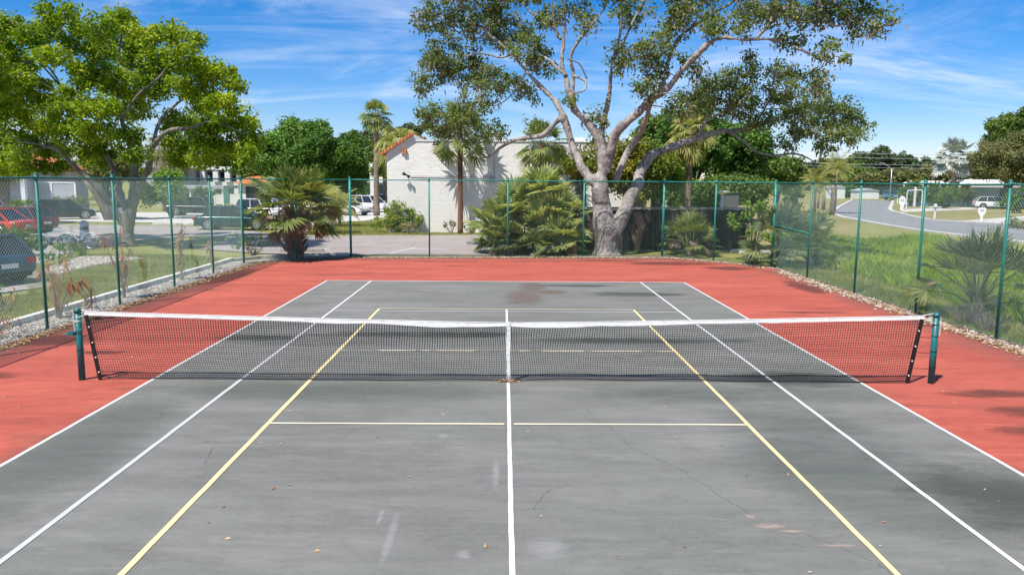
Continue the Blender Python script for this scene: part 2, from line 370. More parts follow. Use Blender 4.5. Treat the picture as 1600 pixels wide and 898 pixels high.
M['sabal_yellow'] = leafmat('sabal_frond_yellow', [(0, (0.169, 0.195, 0.046)), (0.5, (0.312, 0.325, 0.098)), (1, (0.546, 0.494, 0.195))], 0.35, 1.0)
M['silver_frond'] = leafmat('silver_frond', [(0, (0.242, 0.275, 0.253)), (0.5, (0.396, 0.429, 0.407)), (1, (0.605, 0.616, 0.583))], 0.2, 1.0)
M['dead_frond'] = leafmat('dead_frond', [(0, (0.17, 0.125, 0.085)), (0.5, (0.30, 0.23, 0.165)), (1, (0.48, 0.40, 0.29))], 0.2, 1.2)
M['ti_leaf'] = leafmat('dry_red_leaf', [(0, (0.20, 0.06, 0.04)), (0.4, (0.40, 0.15, 0.08)), (0.75, (0.46, 0.27, 0.12)), (1, (0.36, 0.33, 0.12))], 0.3, 3.0)
M['stem_grey'] = flat('stem_grey', (0.28, 0.22, 0.18), 0.9, 0, 0.3, 9)
M['grass_blade'] = leafmat('tall_grass', [(0, (0.124, 0.202, 0.028)), (0.5, (0.264, 0.372, 0.046)), (0.85, (0.465, 0.542, 0.078)), (1, (0.651, 0.589, 0.248))], 0.35, 0.35)
M['turf_blade'] = leafmat('turf_blade', [(0, (0.145, 0.189, 0.041)), (0.5, (0.261, 0.290, 0.072)), (1, (0.522, 0.450, 0.203))], 0.25, 0.6)
# buildings
def stucco():
    M_ = Mat('rough_white_stucco', 0.9, 0, 0.15)
    n = M_.noise(7.5, 6, 0.75, M_.map((1, 1, 1.6)), 0.9); n2 = M_.noise(22, 4, 0.6); b_ = M_.noise(0.7, 5, 0.6)
    c = M_.mix(M_.rngmap(b_, 0.4, 0.7), (0.88, 0.87, 0.84), (0.82, 0.80, 0.77))
    st = M_.noise(1.0, 6, 0.7, M_.map((2.5, 2.5, 0.25)))
    c = M_.mix(M_.math('MULTIPLY', M_.rngmap(st, 0.56, 0.74), 0.3), c, (0.50, 0.48, 0.44))
    M_.col(c); M_.bump(M_.math('ADD', M_.rngmap(n, 0.38, 0.62), M_.math('MULTIPLY', n2, 0.4)), 0.55, 0.03); return M_.m
M['stucco'] = stucco()
M['white'] = flat('white_paint', (0.78, 0.78, 0.76), 0.7, 0, 0.06, 2)
M['greywall'] = flat('grey_wall', (0.42, 0.43, 0.47), 0.85, 0, 0.1, 1.5)
M['bluewall'] = flat('pale_blue_wall', (0.45, 0.55, 0.66), 0.8, 0, 0.1, 1.5)
def tiles():
    M_ = Mat('orange_roof_tile', 0.8, 0, 0.2); n = M_.noise(2.5, 5, 0.7); wv = M_.t.nodes.new('ShaderNodeTexWave'); wv.inputs['Scale'].default_value = 1.6; wv.inputs['Distortion'].default_value = 0.6
    M_.t.links.new(M_.coord(), wv.inputs['Vector'])
    c = M_.mix(M_.rngmap(n, 0.35, 0.65), (0.52, 0.15, 0.055), (0.68, 0.27, 0.11)); M_.col(M_.mix(M_.math('MULTIPLY', wv.outputs['Fac'], 0.35), c, (0.30, 0.10, 0.05)))
    M_.bump(wv.outputs['Fac'], 0.6, 0.05); return M_.m
M['tile'] = tiles()
M['dark'] = flat('dark_opening', (0.03, 0.03, 0.033), 0.5, 0, 0.2, 2)
M['glass'] = flat('window_glass', (0.035, 0.045, 0.055), 0.08, 0, 0.1, 2, 0.6)
M['carglass'] = flat('car_glass', (0.02, 0.025, 0.03), 0.05, 0, 0.05, 2, 0.7)
def wood():
    M_ = Mat('weathered_dark_wood', 0.9, 0, 0.15); n = M_.noise(1.3, 6, 0.7, M_.map((1.6, 1.6, 0.5))); 
    c = M_.mix(M_.rngmap(n, 0.50, 0.66), (0.052, 0.040, 0.033), (0.17, 0.13, 0.10)); M_.col(c); M_.bump(M_.noise(14, 5, 0.7, M_.map((1, 1, 0.15))), 0.5, 0.02); return M_.m
M['wood'] = wood()
M['woodcap'] = flat('wood_cap', (0.34, 0.30, 0.27), 0.9, 0, 0.25, 4, bump=0.3)
M['tyre'] = flat('tyre', (0.025, 0.025, 0.026), 0.85, 0, 0.2, 9)
M['rim'] = flat('alloy_rim', (0.55, 0.55, 0.56), 0.3, 0.6, 0.1, 9)
M['black_plastic'] = flat('black_plastic', (0.03, 0.03, 0.03), 0.6, 0, 0.2, 9)
M['lamp_glass'] = flat('lamp_glass', (0.7, 0.72, 0.72), 0.15, 0, 0.05, 9, 0.6)
M['tail_red'] = flat('tail_light', (0.45, 0.02, 0.015), 0.2, 0, 0.1, 9, 0.6)
M['plate'] = flat('plate', (0.7, 0.7, 0.68), 0.5, 0, 0.05, 9)
def carpaint(name, c, metal=0.2):
    M_ = Mat(name, 0.28, metal, 0.5); n = M_.noise(2.5, 4)
    M_.col(M_.mix(M_.rngmap(n, 0.3, 0.7), tuple(x*0.9 for x in c), c)); M_.b.inputs['Coat Weight'].default_value = 0.6; M_.b.inputs['Coat Roughness'].default_value = 0.06; return M_.m

# ------------------------------------------------------------------ ground
def structure(name, mb, mat, smooth=False): return tag(mb.build(name, mat, None, smooth), kind='structure')
def sheet(name, P, z, mat):
    mb = MB(); mb.poly([(p_[0], p_[1], z) for p_ in P]); return structure(name, mb, mat)
# one undulating sheet to the horizon; a shallow swale to the right of the court
gx = np.unique(np.concatenate([np.linspace(-900, -60, 12), np.linspace(-60, 60, 121), np.linspace(60, 900, 12)]))
gy = np.unique(np.concatenate([np.linspace(-200, -30, 6), np.linspace(-30, 90, 121), np.linspace(90, 1300, 14)]))
XX, YY = np.meshgrid(gx, gy, indexing='ij')
def swale(X, Y):
    c = 15.5+0.16*np.clip(Y, -30, 40)
    return -0.75*np.exp(-((X-c)/2.6)**2)*np.clip((34-Y)/8, 0, 1)
ZZ = swale(XX, YY)-0.03
V = np.stack([XX, YY, ZZ], -1).reshape(-1, 3); ny = len(gy)
ii, jj = np.meshgrid(np.arange(len(gx)-1), np.arange(ny-1), indexing='ij'); a = (ii*ny+jj).ravel()
mb = MB(); mb.add(V, np.stack([a, a+ny, a+ny+1, a+1], 1)); structure('ground', mb, M['lawn'], True)
CRT = [(-9.05, -9), (9.45, -9), (9.35, 15.8), (9.1, 16.6), (6.6, 19.05), (3, 19.25), (0, 19.05), (-6.1, 18.55), (-8.9, 16.7)]
sheet('litter_border', [(-9.25, -9), (9.95, -9), (9.9, 16.9), (6.6, 20.7), (0, 20.0), (-6.2, 19.4), (-9.5, 16.9), (-9.35, 10)], 0.004, M['mulch'])
mb = MB(); mb.poly([(x, y, 0.012) for x, y in CRT]); n_ = len(CRT)
mb.add([(x, y, z) for z in (-0.02, 0.012) for x, y in CRT], [(i, (i+1) % n_, n_+(i+1) % n_, n_+i) for i in range(n_)])
structure('court_apron', mb, M['red'])
HX, HY = 5.485, 11.885
sheet('court_surface', [(-HX, -HY), (HX, -HY), (HX, HY), (-HX, HY)], 0.016, M['court'])
def lines(name, segs, mat, z, wd=0.05):
    mb = MB()
    for k, (x0, y0, x1, y1, *ww) in enumerate(segs):
        h = (ww[0] if ww else wd)/2; zz_ = z+k*0.0004
        n = max(2, int(max(abs(x1-x0), abs(y1-y0))/0.25)); t = np.linspace(0, 1, n+1)
        X = x0+(x1-x0)*t; Y = y0+(y1-y0)*t; j = (rng.random(n+1)-0.5)*0.006
        if abs(x1-x0) > abs(y1-y0): P = [(X, Y-h+j, zz_), (X, Y+h+j, zz_)]
        else: P = [(X+h+j, Y, zz_), (X-h+j, Y, zz_)]
        Q = np.concatenate([np.stack([p_[0], p_[1], np.full(n+1, zz_)], 1) for p_ in P])
        i = np.arange(n); mb.add(Q, np.stack([i, i+1, n+2+i, n+1+i], 1))
    return structure(name, mb, mat)
lines('white_court_lines', [(-HX+.025, -HY, -HX+.025, HY), (HX-.025, -HY, HX-.025, HY), (-HX+.06, HY-.03, HX-.06, HY-.03, .07), (-4.115, HY-.07, -4.115, 5.4), (4.115, HY-.07, 4.115, -11.8), (0, 6.66, 0, -6.66, .048)], M['line_white'], 0.020)
lines('worn_court_lines', [(-4.115, 5.4, -4.115, -11.8, .055), (-4.05, 6.40, 4.05, 6.40, .05)], M['line_worn'], 0.0215)
lines('yellow_court_lines', [(-3.05, 6.71, -3.05, -6.71, .055), (3.05, 6.71, 3.05, -6.71, .05)], M['line_yellow'], 0.0225)
lines('cream_court_lines', [(-3.02, 6.73, 3.02, 6.73, .045), (-3.02, -2.13, -.06, -2.13, .045), (.06, -2.13, 3.02, -2.13, .045), (-3.02, 2.13, -.06, 2.13, .045), (.06, 2.13, 3.02, 2.13, .045)], M['line_cream'], 0.0235, .045)
# stains, painted tree shade and repaired cracks of the court: thin coats of their own
def blob(cx, cy, rx, ry, seed, n=28, amp=0.35):
    r = random.Random(seed); ph = [r.random()*6.28 for _ in range(4)]
    return [(cx+rx*math.cos(t)*(1+amp*sum(math.sin(t*(k+2)+ph[k])/(k+1.5) for k in range(4))), cy+ry*math.sin(t)*(1+amp*sum(math.sin(t*(k+2)+ph[k])/(k+1.5) for k in range(4)))) for t in np.linspace(0, 2*PI, n, endpoint=False)]
def stain_shade(name, spots, col_, z, strength=0.7, scale=2.0):
    """a soft-edged film of stain or painted shade; its own outline is broken by noise"""
    M_ = Mat(name, 0.85, 0, 0.15); M_.col(col_)
    nz = M_.noise(scale, 6, 0.7, M_.map((0.6, 1.4, 1)), 0.5); tot = None
    sx = M_.t.nodes.new('ShaderNodeSeparateXYZ'); M_.t.links.new(M_.coord(), sx.inputs[0])
    for (cx, cy, rx, ry) in spots:
        dx = M_.math('DIVIDE', M_.math('SUBTRACT', sx.outputs[0], cx), rx); dy = M_.math('DIVIDE', M_.math('SUBTRACT', sx.outputs[1], cy), ry)
        d = M_.math('ADD', M_.math('MULTIPLY', dx, dx), M_.math('MULTIPLY', dy, dy))
        e = M_.rngmap(M_.math('ADD', d, M_.math('MULTIPLY', M_.math('SUBTRACT', nz, 0.5), 2.4)), -0.3, 1.25, 1.0, 0.0)
        tot = e if tot is None else M_.math('MAXIMUM', tot, e)
    tr = M_.t.nodes.new('ShaderNodeBsdfTransparent'); ms = M_.t.nodes.new('ShaderNodeMixShader')
    M_.t.links.new(M_.math('MULTIPLY', tot, strength), ms.inputs[0]); M_.t.links.new(tr.outputs[0], ms.inputs[1]); M_.t.links.new(M_.b.outputs[0], ms.inputs[2])
    M_.t.links.new(ms.outputs[0], M_.o.inputs[0])
    x0 = min(q[0]-q[2]*2 for q in spots); x1 = max(q[0]+q[2]*2 for q in spots); y0 = min(q[1]-q[3]*2 for q in spots); y1 = max(q[1]+q[3]*2 for q in spots)
    mb = MB(); mb.poly([(x0, y0, z), (x1, y0, z), (x1, y1, z), (x0, y1, z)])
    return structure(name, mb, M_.m)
stain_shade('brown_water_stain', [(0.75, 10.6, 0.45, 1.1), (0.45, 8.6, 0.55, 1.5), (1.2, 9.6, 0.5, 0.5)], (0.20, 0.145, 0.12), 0.0182, 0.6, 1.5)
stain_shade('dark_mildew_stain', [(4.9, -4.4, 0.95, 1.1), (3.5, 9.3, 1.6, 0.45), (2.2, 11.0, 1.3, 0.3), (4.4, 0.2, 1.2, 0.5), (-4.9, 3.2, 1.0, 0.35), (-1.6, 3.6, 2.4, 0.35), (2.6, 3.1, 2.4, 0.3)], (0.070, 0.080, 0.070), 0.0186, 0.62, 1.6)
stain_shade('green_algae_film', [(-2.4, -0.6, 3.4, 0.6), (3.2, -0.7, 3.0, 0.6), (3.6, -3.0, 1.1, 2.6), (-5.0, -3.0, 0.8, 2.6)], (0.145, 0.175, 0.135), 0.0175, 0.45, 0.7)
stain_shade('worn_red_and_tree_shade', [(7.3, -.6, 1.0, 0.25), (7.5, -1.5, 1.0, 0.35), (6.9, -2.3, 0.9, 0.28), (7.6, -2.9, 1.0, 0.25), (6.7, -3.4, .6, .2), (6.2, 17.4, 2.1, 0.7), (8.0, 15.9, 1.0, 0.7), (-2.4, 17.6, 1.4, 0.14), (-1.8, 16.2, 0.5, 0.1), (1.5, 17.9, 1.7, 0.13), (7.2, 6.5, 1.1, 0.14), (-8.6, 2.9, 0.9, 0.6), (-7.2, 1.9, 0.5, 0.15), (-8.7, 12.8, .5, 2.2), (-8.2, 0.2, .6, .3), (4.0, 18.3, 1.6, .3), (8.8, 11.0, .4, 1.6)], (0.15, 0.060, 0.05), 0.0175, 0.78, 2.2)  # tree shadows on the right apron painted dark here, along with worn coating
stain_shade('peeled_pink_patch', [(2.33, -5.05, .17, .06), (2.50, -5.15, .12, .035), (2.78, -5.42, .20, .03), (2.22, -4.85, .06, .05)], (0.46, 0.35, 0.30), 0.0188, 0.7, 16)
stain_shade('chalk_scuff', [(-1.05, -5.3, .05, .55), (-0.4, -5.6, .08, .12), (-1.2, -4.9, .03, .2), (.3, -5.5, .2, .2), (-.8, -2.6, .08, .1), (-0.15, -3.8, .05, .5)], (0.42, 0.42, 0.41), 0.0190, 0.45, 8)
mb = MB()
for path in ([(1.05, -1.35), (1.12, -1.9), (1.35, -2.5), (1.42, -3.0), (1.75, -3.5), (1.95, -4.0), (2.12, -4.5), (2.3, -4.95)], [(2.6, -5.2), (2.95, -5.7), (3.1, -6.2)], [(-4.6, -1.6), (-4.3, -2.4), (-3.5, -2.9), (-3.3, -3.6)], [(1.9, -2.3), (2.05, -2.9), (2.2, -3.1)], [(.2, -4.7), (.35, -4.3), (.6, -4.1)]):
    P = L2(path, 14); P = P+rng.normal(0, 0.012, P.shape); d = np.gradient(P, axis=0); d /= np.linalg.norm(d, axis=1, keepdims=True); nn = np.c_[-d[:, 1], d[:, 0]]
    wd = 0.0014*(0.3+rng.random(len(P)))[:, None]
    Q = np.vstack([np.c_[P-nn*wd, np.full(len(P), .0194)], np.c_[P+nn*wd, np.full(len(P), .0194)]]); i = np.arange(len(P)-1); mb.add(Q, np.stack([i, i+1, len(P)+i+1, len(P)+i], 1))
structure('court_cracks', mb, M['black_plastic'])

# parking lot and lane behind
def px(P, z=0.0): return [tuple(G(u, v)[:2]) for u, v in P]
lot = [(-10.4, 20.6), (-6.2, 20.15), (0, 20.4), (2.6, 20.9), (3.0, 22.6), (2.8, 33.2), (-1.4, 32.3), (-6.7, 31.4), (-12.2, 30.9), (-14.6, 33.9), (-18.6, 37.8), (-23.2, 39.4), (-45, 38.5), (-80, 38.5), (-80, 24), (-24, 18.5), (-21.5, 14.5), (-26, 5), (-15.5, 4), (-13.0, 10.5), (-16.6, 15.5), (-18.6, 22.4), (-18.1, 27.4), (-16.3, 30.5), (-14.2, 28.5), (-13.4, 22.5)]
sheet('parking_lot', lot, 0.006, M['asphalt'])
sheet('side_driveway', [(-70, 42.8), (-30, 43.0), (-17.5, 41.8), (-15, 39.0), (-10.5, 46.5), (-9.0, 60), (-8, 110), (-14, 110), (-14.5, 62), (-18, 56), (-30, 58.5), (-70, 60)], 0.006, M['concrete'])
mb = MB()
for (a_, b_) in (((648, 387), (610, 396)), ((516, 388), (486, 394)), ((770, 387), (745, 396)), ((700, 389), (640, 389.6))):
    p0 = G(*a_); p1 = G(*b_); mb.beam((p0[0], p0[1], .011), (p1[0], p1[1], .011), .10, .003)
structure('parking_stripes', mb, M['line_white'])
# right hand street with concrete kerbs
near = px([(1332, 312.6), (1305, 328), (1311, 338), (1334, 343), (1357, 347.5), (1393, 354), (1450, 362.5), (1530, 372), (1600, 380)]) + [(27.5, 20), (28.5, 5), (29, -20)]
far = px([(1395, 314), (1394, 319), (1391, 328), (1404, 333), (1437, 341), (1470, 345)])+[(38.0, 46.0), (36.5, 30), (36.8, 10), (37, -20)]
sheet('street', near+far[::-1], 0.008, M['road'])
def kerb(name, P, wd, h):
    P = L2([(p_[0], p_[1]) for p_ in P], 6); d = np.gradient(P, axis=0); d /= np.linalg.norm(d, axis=1, keepdims=True); nn = np.c_[-d[:, 1], d[:, 0]]*wd/2
    n = len(P); prof = [(-1, -.1), (-1, h), (1, h), (1, -.1)]
    Q = np.vstack([np.c_[P+nn*s_, np.full(n, z_)] for s_, z_ in prof]); F = []
    i = np.arange(n-1); mb = MB()
    mb.add(Q, np.concatenate([np.stack([k*n+i, k*n+i+1, (k+1)*n+i+1, (k+1)*n+i], 1) for k in range(3)])); return structure(name, mb, M['concrete'])
kerb('street_kerb', near, .45, .10); kerb('street_kerb', far, .45, .10)
sheet('concrete_driveway', px([(1412, 331.5), (1530, 327), (1530, 323.5), (1404, 327)]), .012, M['concrete'])
sheet('concrete_driveway', px([(1490, 346), (1640, 351), (1640, 340), (1600, 338), (1585, 339)]), .014, M['concrete'])
sheet('dry_verge', [(12.2, 18), (16, 24), (22, 36), (29, 52), (34.5, 62), (36, 73), (60, 118), (60, 200), (30, 200), (14, 60), (11, 30)], -.006, M['dry_lawn'])
sheet('far_lawn', px([(1408, 332), (1437, 340.2), (1500, 345), (1600, 338), (1640, 330), (1640, 320), (1520, 318), (1400, 316)]), .006, M['dry_lawn'])
# pale edging kerb, shell bed and litter along the left fence
mb = MB()
for k in range(22):
    y0 = -9+k*1.2; mb.box(-10.36, -10.20, y0+.01, y0+1.19, -.05, .13+.01*random.random(), random.uniform(-.008, .008))
P_ = [(-10.28, 17.4), (-9.6, 18.6), (-8.3, 19.6), (-6.4, 20.0)]
for a_, b_ in zip(P_[:-1], P_[1:]): mb.beam((a_[0], a_[1], .04), (b_[0], b_[1], .04), .13, .13)
tag(mb.build('garden_edging', M['edging']), 'low pale concrete edging strip running along the lawn outside the left fence', 'edging')
sheet('shell_bed', [(-10.2, -9), (-9.2, -9), (-9.3, 16.8), (-8.0, 18.2), (-6.3, 19.4), (-6.6, 19.9), (-8.4, 19.4), (-10.2, 17.2)], .010, M['shellbed'])
sheet('shell_bed', px([(60, 425), (84, 412), (131, 400), (187, 401), (228, 404), (175, 412), (120, 422), (85, 432)]), .005, M['shellbed'])
sheet('shell_bed', px([(395, 345), (470, 345), (525, 338), (530, 341), (500, 352), (440, 358), (400, 357)]), .005, M['concrete'])
def pebbles(name, pts, s0, s1, mat, label, cat):
    pts = np.asarray(pts); n = len(pts); s_ = rng.uniform(s0, s1, (n, 3)); s_[:, 2] *= .6
    base = np.array([[1, 0, 0], [0, 1, 0], [-1, 0, 0], [0, -1, 0], [0, 0, 1], [0, 0, -1]], float)
    V = base[None]*s_[:, None, :]*rng.uniform(.7, 1.2, (n, 6, 1)); th = rng.random(n)*6.28; c, sn = np.cos(th)[:, None], np.sin(th)[:, None]
    X = V[..., 0]*c-V[..., 1]*sn; Y = V[..., 0]*sn+V[..., 1]*c; V = np.stack([X, Y, V[..., 2]], -1)+pts[:, None, :]
    f = np.array([[0, 1, 4], [1, 2, 4], [2, 3, 4], [3, 0, 4], [1, 0, 5], [2, 1, 5], [3, 2, 5], [0, 3, 5]])
    mb = MB(); mb.add(V.reshape(-1, 3), (f[None]+(np.arange(n)*6)[:, None, None]).reshape(-1, 3)); return tag(mb.build(name, mat), label, cat, kind='stuff')
def along(path, n, spread):
    P = np.array(path, float); seg = np.linalg.norm(np.diff(P, axis=0), axis=1); cs = np.concatenate([[0], np.cumsum(seg)]); t = rng.random(n)*cs[-1]
    k = np.clip(np.searchsorted(cs, t)-1, 0, len(seg)-1); f = ((t-cs[k])/seg[k])[:, None]; Q = P[k]*(1-f)+P[k+1]*f
    return np.c_[Q+rng.normal(0, spread, Q.shape), np.full(n, .022)]
def inpoly(poly, n, z):
    P = np.array(poly); lo, hi = P.min(0), P.max(0); out = []
    while len(out) < n:
        q = rng.uniform(lo, hi, (n*2, 2)); c = np.zeros(len(q), bool)
        for i in range(len(P)):
            x1, y1 = P[i]; x2, y2 = P[i-1]
            c ^= ((y1 > q[:, 1]) != (y2 > q[:, 1])) & (q[:, 0] < (x2-x1)*(q[:, 1]-y1)/(y2-y1+1e-12)+x1)
        out.extend(q[c].tolist())
    return np.c_[np.array(out[:n]), np.full(n, z)]
bedL = [(-10.15, -3), (-9.25, -3), (-9.35, 16.8), (-8.1, 18.1), (-6.4, 19.3), (-6.6, 19.8), (-8.4, 19.2), (-10.15, 17)]
pebbles('shell_gravel', inpoly(bedL, 9000, .02), .012, .04, M['stones'], 'white shell gravel strip between the left fence and the edging', 'gravel')
pebbles('shell_gravel', inpoly(px([(70, 425), (90, 412), (131, 401), (187, 402), (222, 404), (170, 411), (120, 420), (85, 430)]), 2600, .02), .03, .08, M['stones'], 'pale stones of the planting bed under the bicycles', 'gravel')
Rp = [(9.62, -3), (9.55, 3), (9.5, 9), (9.5, 13), (9.55, 16), (8.9, 17.3), (6.9, 19.4), (6.5, 19.6), (3, 19.75), (0, 19.5), (-3, 19.2), (-6, 18.95)]
pebbles('border_stones', along(Rp[:6], 1700, .15), .012, .055, M['stones'], 'broken white stones along the edge of the court at the right and back fence', 'stones')
pebbles('border_stones', along(Rp[5:], 1800, .12), .010, .03, M['stones'], 'small pale stones scattered under the back fence', 'stones')
def leaves_on(name, pts, s0, s1, mat, label, cat, tilt=.5):
    pts = np.asarray(pts); n = len(pts); s_ = rng.uniform(s0, s1, n); th = rng.random(n)*6.28
    d = np.c_[np.cos(th), np.sin(th), rng.normal(0, tilt*.5, n)]; sd_ = np.c_[-np.sin(th), np.cos(th), rng.normal(0, tilt, n)]
    p0 = pts-d*s_[:, None]; p2 = pts+d*s_[:, None]; p1 = pts+sd_*s_[:, None]*.4; p3 = pts-sd_*s_[:, None]*.4
    V = np.stack([p0, p1, p2, p3], 1); V[..., 2] = np.maximum(V[..., 2], pts[:, None, 2]-.002); mb = MB(); mb.quads(V); return tag(mb.build(name, mat), label, cat, kind='stuff')
leaves_on('leaf_litter', along([(-9.12, -3), (-9.12, 10), (-9.1, 16.5), (-7.6, 17.8), (-6.3, 18.7), (0, 19.2), (3, 19.35), (6.7, 19.25)], 7000, .085)+np.array([0, 0, .004]), .02, .05, M['litter'], 'brown dead leaves drifted against the left and back edge of the court', 'leaf litter')
leaves_on('leaf_litter', along([(6.7, 19.3), (9.3, 16.6), (9.5, 13), (9.45, 4), (9.5, -3)], 5500, .13)+np.array([0, 0, .004]), .02, .05, M['litter'], 'tan dead leaves drifted along the right edge of the court', 'leaf litter')
leaves_on('leaf_scatter', inpoly([(-8.9, -8), (9.3, -8), (9.2, 16), (6.5, 18.8), (-8.7, 16.4)], 230, .024), .012, .035, M['litter'], 'a few stray dry leaves lying on the court', 'leaf litter')
pebbles('court_debris', inpoly([(-8.9, -8), (9.3, -8), (9.2, 16), (6.5, 18.8), (-8.7, 16.4)], 140, .024), .008, .022, M['stones'], 'tiny white chips scattered on the court', 'debris')

# grass blades
def blades(name, base, h0, h1, wd, mat, label, lean=.35):
    base = np.asarray(base); n = len(base); h = rng.uniform(h0, h1, n); th = rng.random(n)*6.28
    sd_ = np.c_[np.cos(th), np.sin(th), np.zeros(n)]*wd*rng.uniform(.6, 1.3, n)[:, None]
    ln = rng.normal(0, lean, (n, 2))*h[:, None]; tip = base+np.c_[ln, h]
    mid = base+np.c_[ln*.3, h*.6]
    V = np.stack([base-sd_/2, base+sd_/2, mid+sd_*.4, tip], 1); mb = MB(); mb.quads(V)
    return tag(mb.build(name, mat), label, 'grass', kind='stuff')
def gz(P): P = np.array(P); P[:, 2] = swale(P[:, 0], P[:, 1])-.03; return P
sw = [(10.6, -4), (21, -4), (22, 18), (24, 30), (22, 34), (14, 30), (10.8, 19)]
blades('swale_grass', gz(inpoly([(11.4, -3), (19.5, -3), (21, 18), (24, 32), (14, 30), (11.8, 17)], 60000, 0)), .18, .55, .022, M['grass_blade'], 'tall yellow green grass growing in the ditch beyond the right fence', .3)
blades('swale_grass', gz(inpoly([(9.9, -4), (12.2, -4), (13, 18), (11, 19), (9.95, 16)], 26000, 0)), .05, .13, .014, M['turf_blade'], 'mown short grass right outside the right fence')
blades('lawn_grass', gz(inpoly([(-15, 2), (-10.4, 2), (-10.4, 18), (-13, 20), (-17, 20), (-16, 14), (-12.8, 9)], 60000, 0)), .03, .085, .013, M['turf_blade'], 'mown lawn between the edging and the parked blue car')
blades('lawn_grass', gz(inpoly([(-12, 33.8), (-12.5, 31.2), (-1.5, 32.6), (3, 33.6), (3, 34.1), (-6, 34), (-6.5, 45), (-12.5, 46)], 22000, 0)), .04, .11, .02, M['turf_blade'], 'sunlit lawn left of the white stucco wall')

# ------------------------------------------------------------------ net and posts
def net_post(x, s, label):
    t = empty('net_post', (x, 0, .012), 0, label, 'net post', 'posts carrying the tennis net')
    mb = MB(); mb.cyl((0, 0, 0), .048, 1.06, 20); mb.build('post_shaft', M['net_post'], t, True)
    mb = MB(); mb.cyl((0, 0, 1.05), .058, .045, 20); mb.tube([(0, 0, 1.095), (0, 0, 1.11)], [.058, .03], 20); mb.build('cap', M['net_post'], t, True)
    for z in ((.2, .46, .72) if s < 0 else (.25, .5, .74, .92)): mb = MB(); mb.cyl((0, 0, z), .0505, .012, 20); mb.build('lacing_ring', M['black'], t, True)
    if s < 0:
        mb = MB(); mb.tube([(-.10, -.05, .73), (.06, -.02, .785)], [.022, .022], 8); mb.box(-.13, -.05, -.075, -.015, .70, .765); mb.tube([(-.10, -.05, .74), (-.19, -.07, .72)], .012, 6); mb.build('winch', M['net_post'], t)
        mb = MB(); mb.tube([(-.045, -.03, .77), (-.055, -.03, .95), (-.05, -.02, 1.09), (0, 0, 1.115)], .006, 5); mb.tube([(.05*math.cos(a), .05*math.sin(a), .93+.02*math.sin(a)) for a in np.linspace(0, 6.28, 14)], .006, 5); mb.build('rope', M['rope'], t)
    else:
        mb = MB(); mb.tube([(-.02, -.05, 1.10), (.05, -.045, 1.02), (.058, -.03, .86), (.056, -.03, .76)], .006, 5); mb.build('rope', M['rope'], t)
    return t
net_post(-6.53, -1, 'green steel net post with a winch bracket at the left end of the net')
net_post(6.56, 1, 'teal steel net post with dark lacing rings at the right end of the net')
NL, NR = -6.40, 6.34
def ztop(x):
    t = abs(x)/6.5; return 0.925+0.145*t**1.25
def toplow(x):          # the band is torn loose here and there near the middle: the mesh scallops
    return ztop(x)-.046-.028*(abs(math.sin(x*1.9+.6))**1.5)*math.exp(-(x/2.6)**2)-.01*abs(math.sin(x*4.3))*math.exp(-(x/3)**2)
def edgex(z, side):
    return (NL+.155*(1-z/1.05) if side < 0 else NR-.16*(1-z/1.05))
def npnt(i, j, nc, nr):
    s_ = i/nc; v = j/nr
    x = NL+(NR-NL)*s_; zt = toplow(x); zb = .035+.02*math.sin(x*1.7)**2; z = zb+(zt-zb)*v
    xl, xr = edgex(z, -1), edgex(z, 1); x = xl+(xr-xl)*s_
    wv = math.exp(-(x/3.2)**2)
    x += .020*wv*math.sin(v*5.2+x*2.3)+.010*math.sin(v*9+x*1.1)*(1-v)
    z += .018*math.sin(x*3.1+v*4)*v*(1-v)*3+.006*math.sin(x*7.3+v*3)*(1-v)*4*v+.006*math.sin(x*11)*wv*(1-v)*v*4
    y = .03*math.sin(x*.9+v*2.2)+.05*math.sin(v*PI)*math.sin(x*.55+1)+(1-v)*.02
    return (x, y, z)
net = empty('tennis_net', (0, 0, 0), 0, 'black mesh tennis net with white headband strung between the two green posts', 'net')
nc, nr = 335, 25
Pn = np.array([[npnt(i, j, nc, nr) for j in range(nr+1)] for i in range(nc+1)])
mb = MB()
def grid_cords(mb, lines_, r):
    for P in lines_:
        n = len(P); T = np.gradient(P, axis=0); T /= np.linalg.norm(T, axis=1, keepdims=True)
        Yv = np.array([0, 1.0, 0]); B = np.cross(T, Yv); B /= np.linalg.norm(B, axis=1, keepdims=True)
        ring = [P+B*r, P+Yv*r, P-B*r, P-Yv*r]; Q = np.concatenate(ring); i = np.arange(n-1)
        mb.add(Q, np.concatenate([np.stack([k*n+i, k*n+i+1, ((k+1) % 4)*n+i+1, ((k+1) % 4)*n+i], 1) for k in range(4)]))
grid_cords(mb, [Pn[i] for i in range(nc+1)], .0030)
grid_cords(mb, [Pn[::1, j] for j in range(nr+1)], .0028)
# the upper third is knotted double
grid_cords(mb, [Pn[i, int(nr*.62):]+np.array([.004, .012, 0]) for i in range(nc+1)], .0026)
mb.build('net_mesh', M['net_cord'], net)
mb = MB(); xs = np.linspace(NL-.02, NR+.02, 260)
for side, (y0, dz) in enumerate(((-.013, 0), (.013, .0))):
    up = np.array([[x, y0*.7, ztop(x)+.004*math.sin(x*3.3)*math.exp(-(x/3)**2)] for x in xs])
    lo = np.array([[x, y0*1.3, toplow(x)-.004] for x in xs]); lo[:, 2] = np.minimum(lo[:, 2], up[:, 2]-.028)
    lo[:, 2] += .022*np.maximum(0, np.sin(xs*2.7+1.0))*np.exp(-(xs/2.4)**2)
    n = len(xs); i = np.arange(n-1); Q = np.vstack([lo, up]); F = np.stack([i, i+1, n+i+1, n+i], 1); mb.add(Q, F if side == 0 else F[:, ::-1])
mb.build('headband', M['band'], net, True)
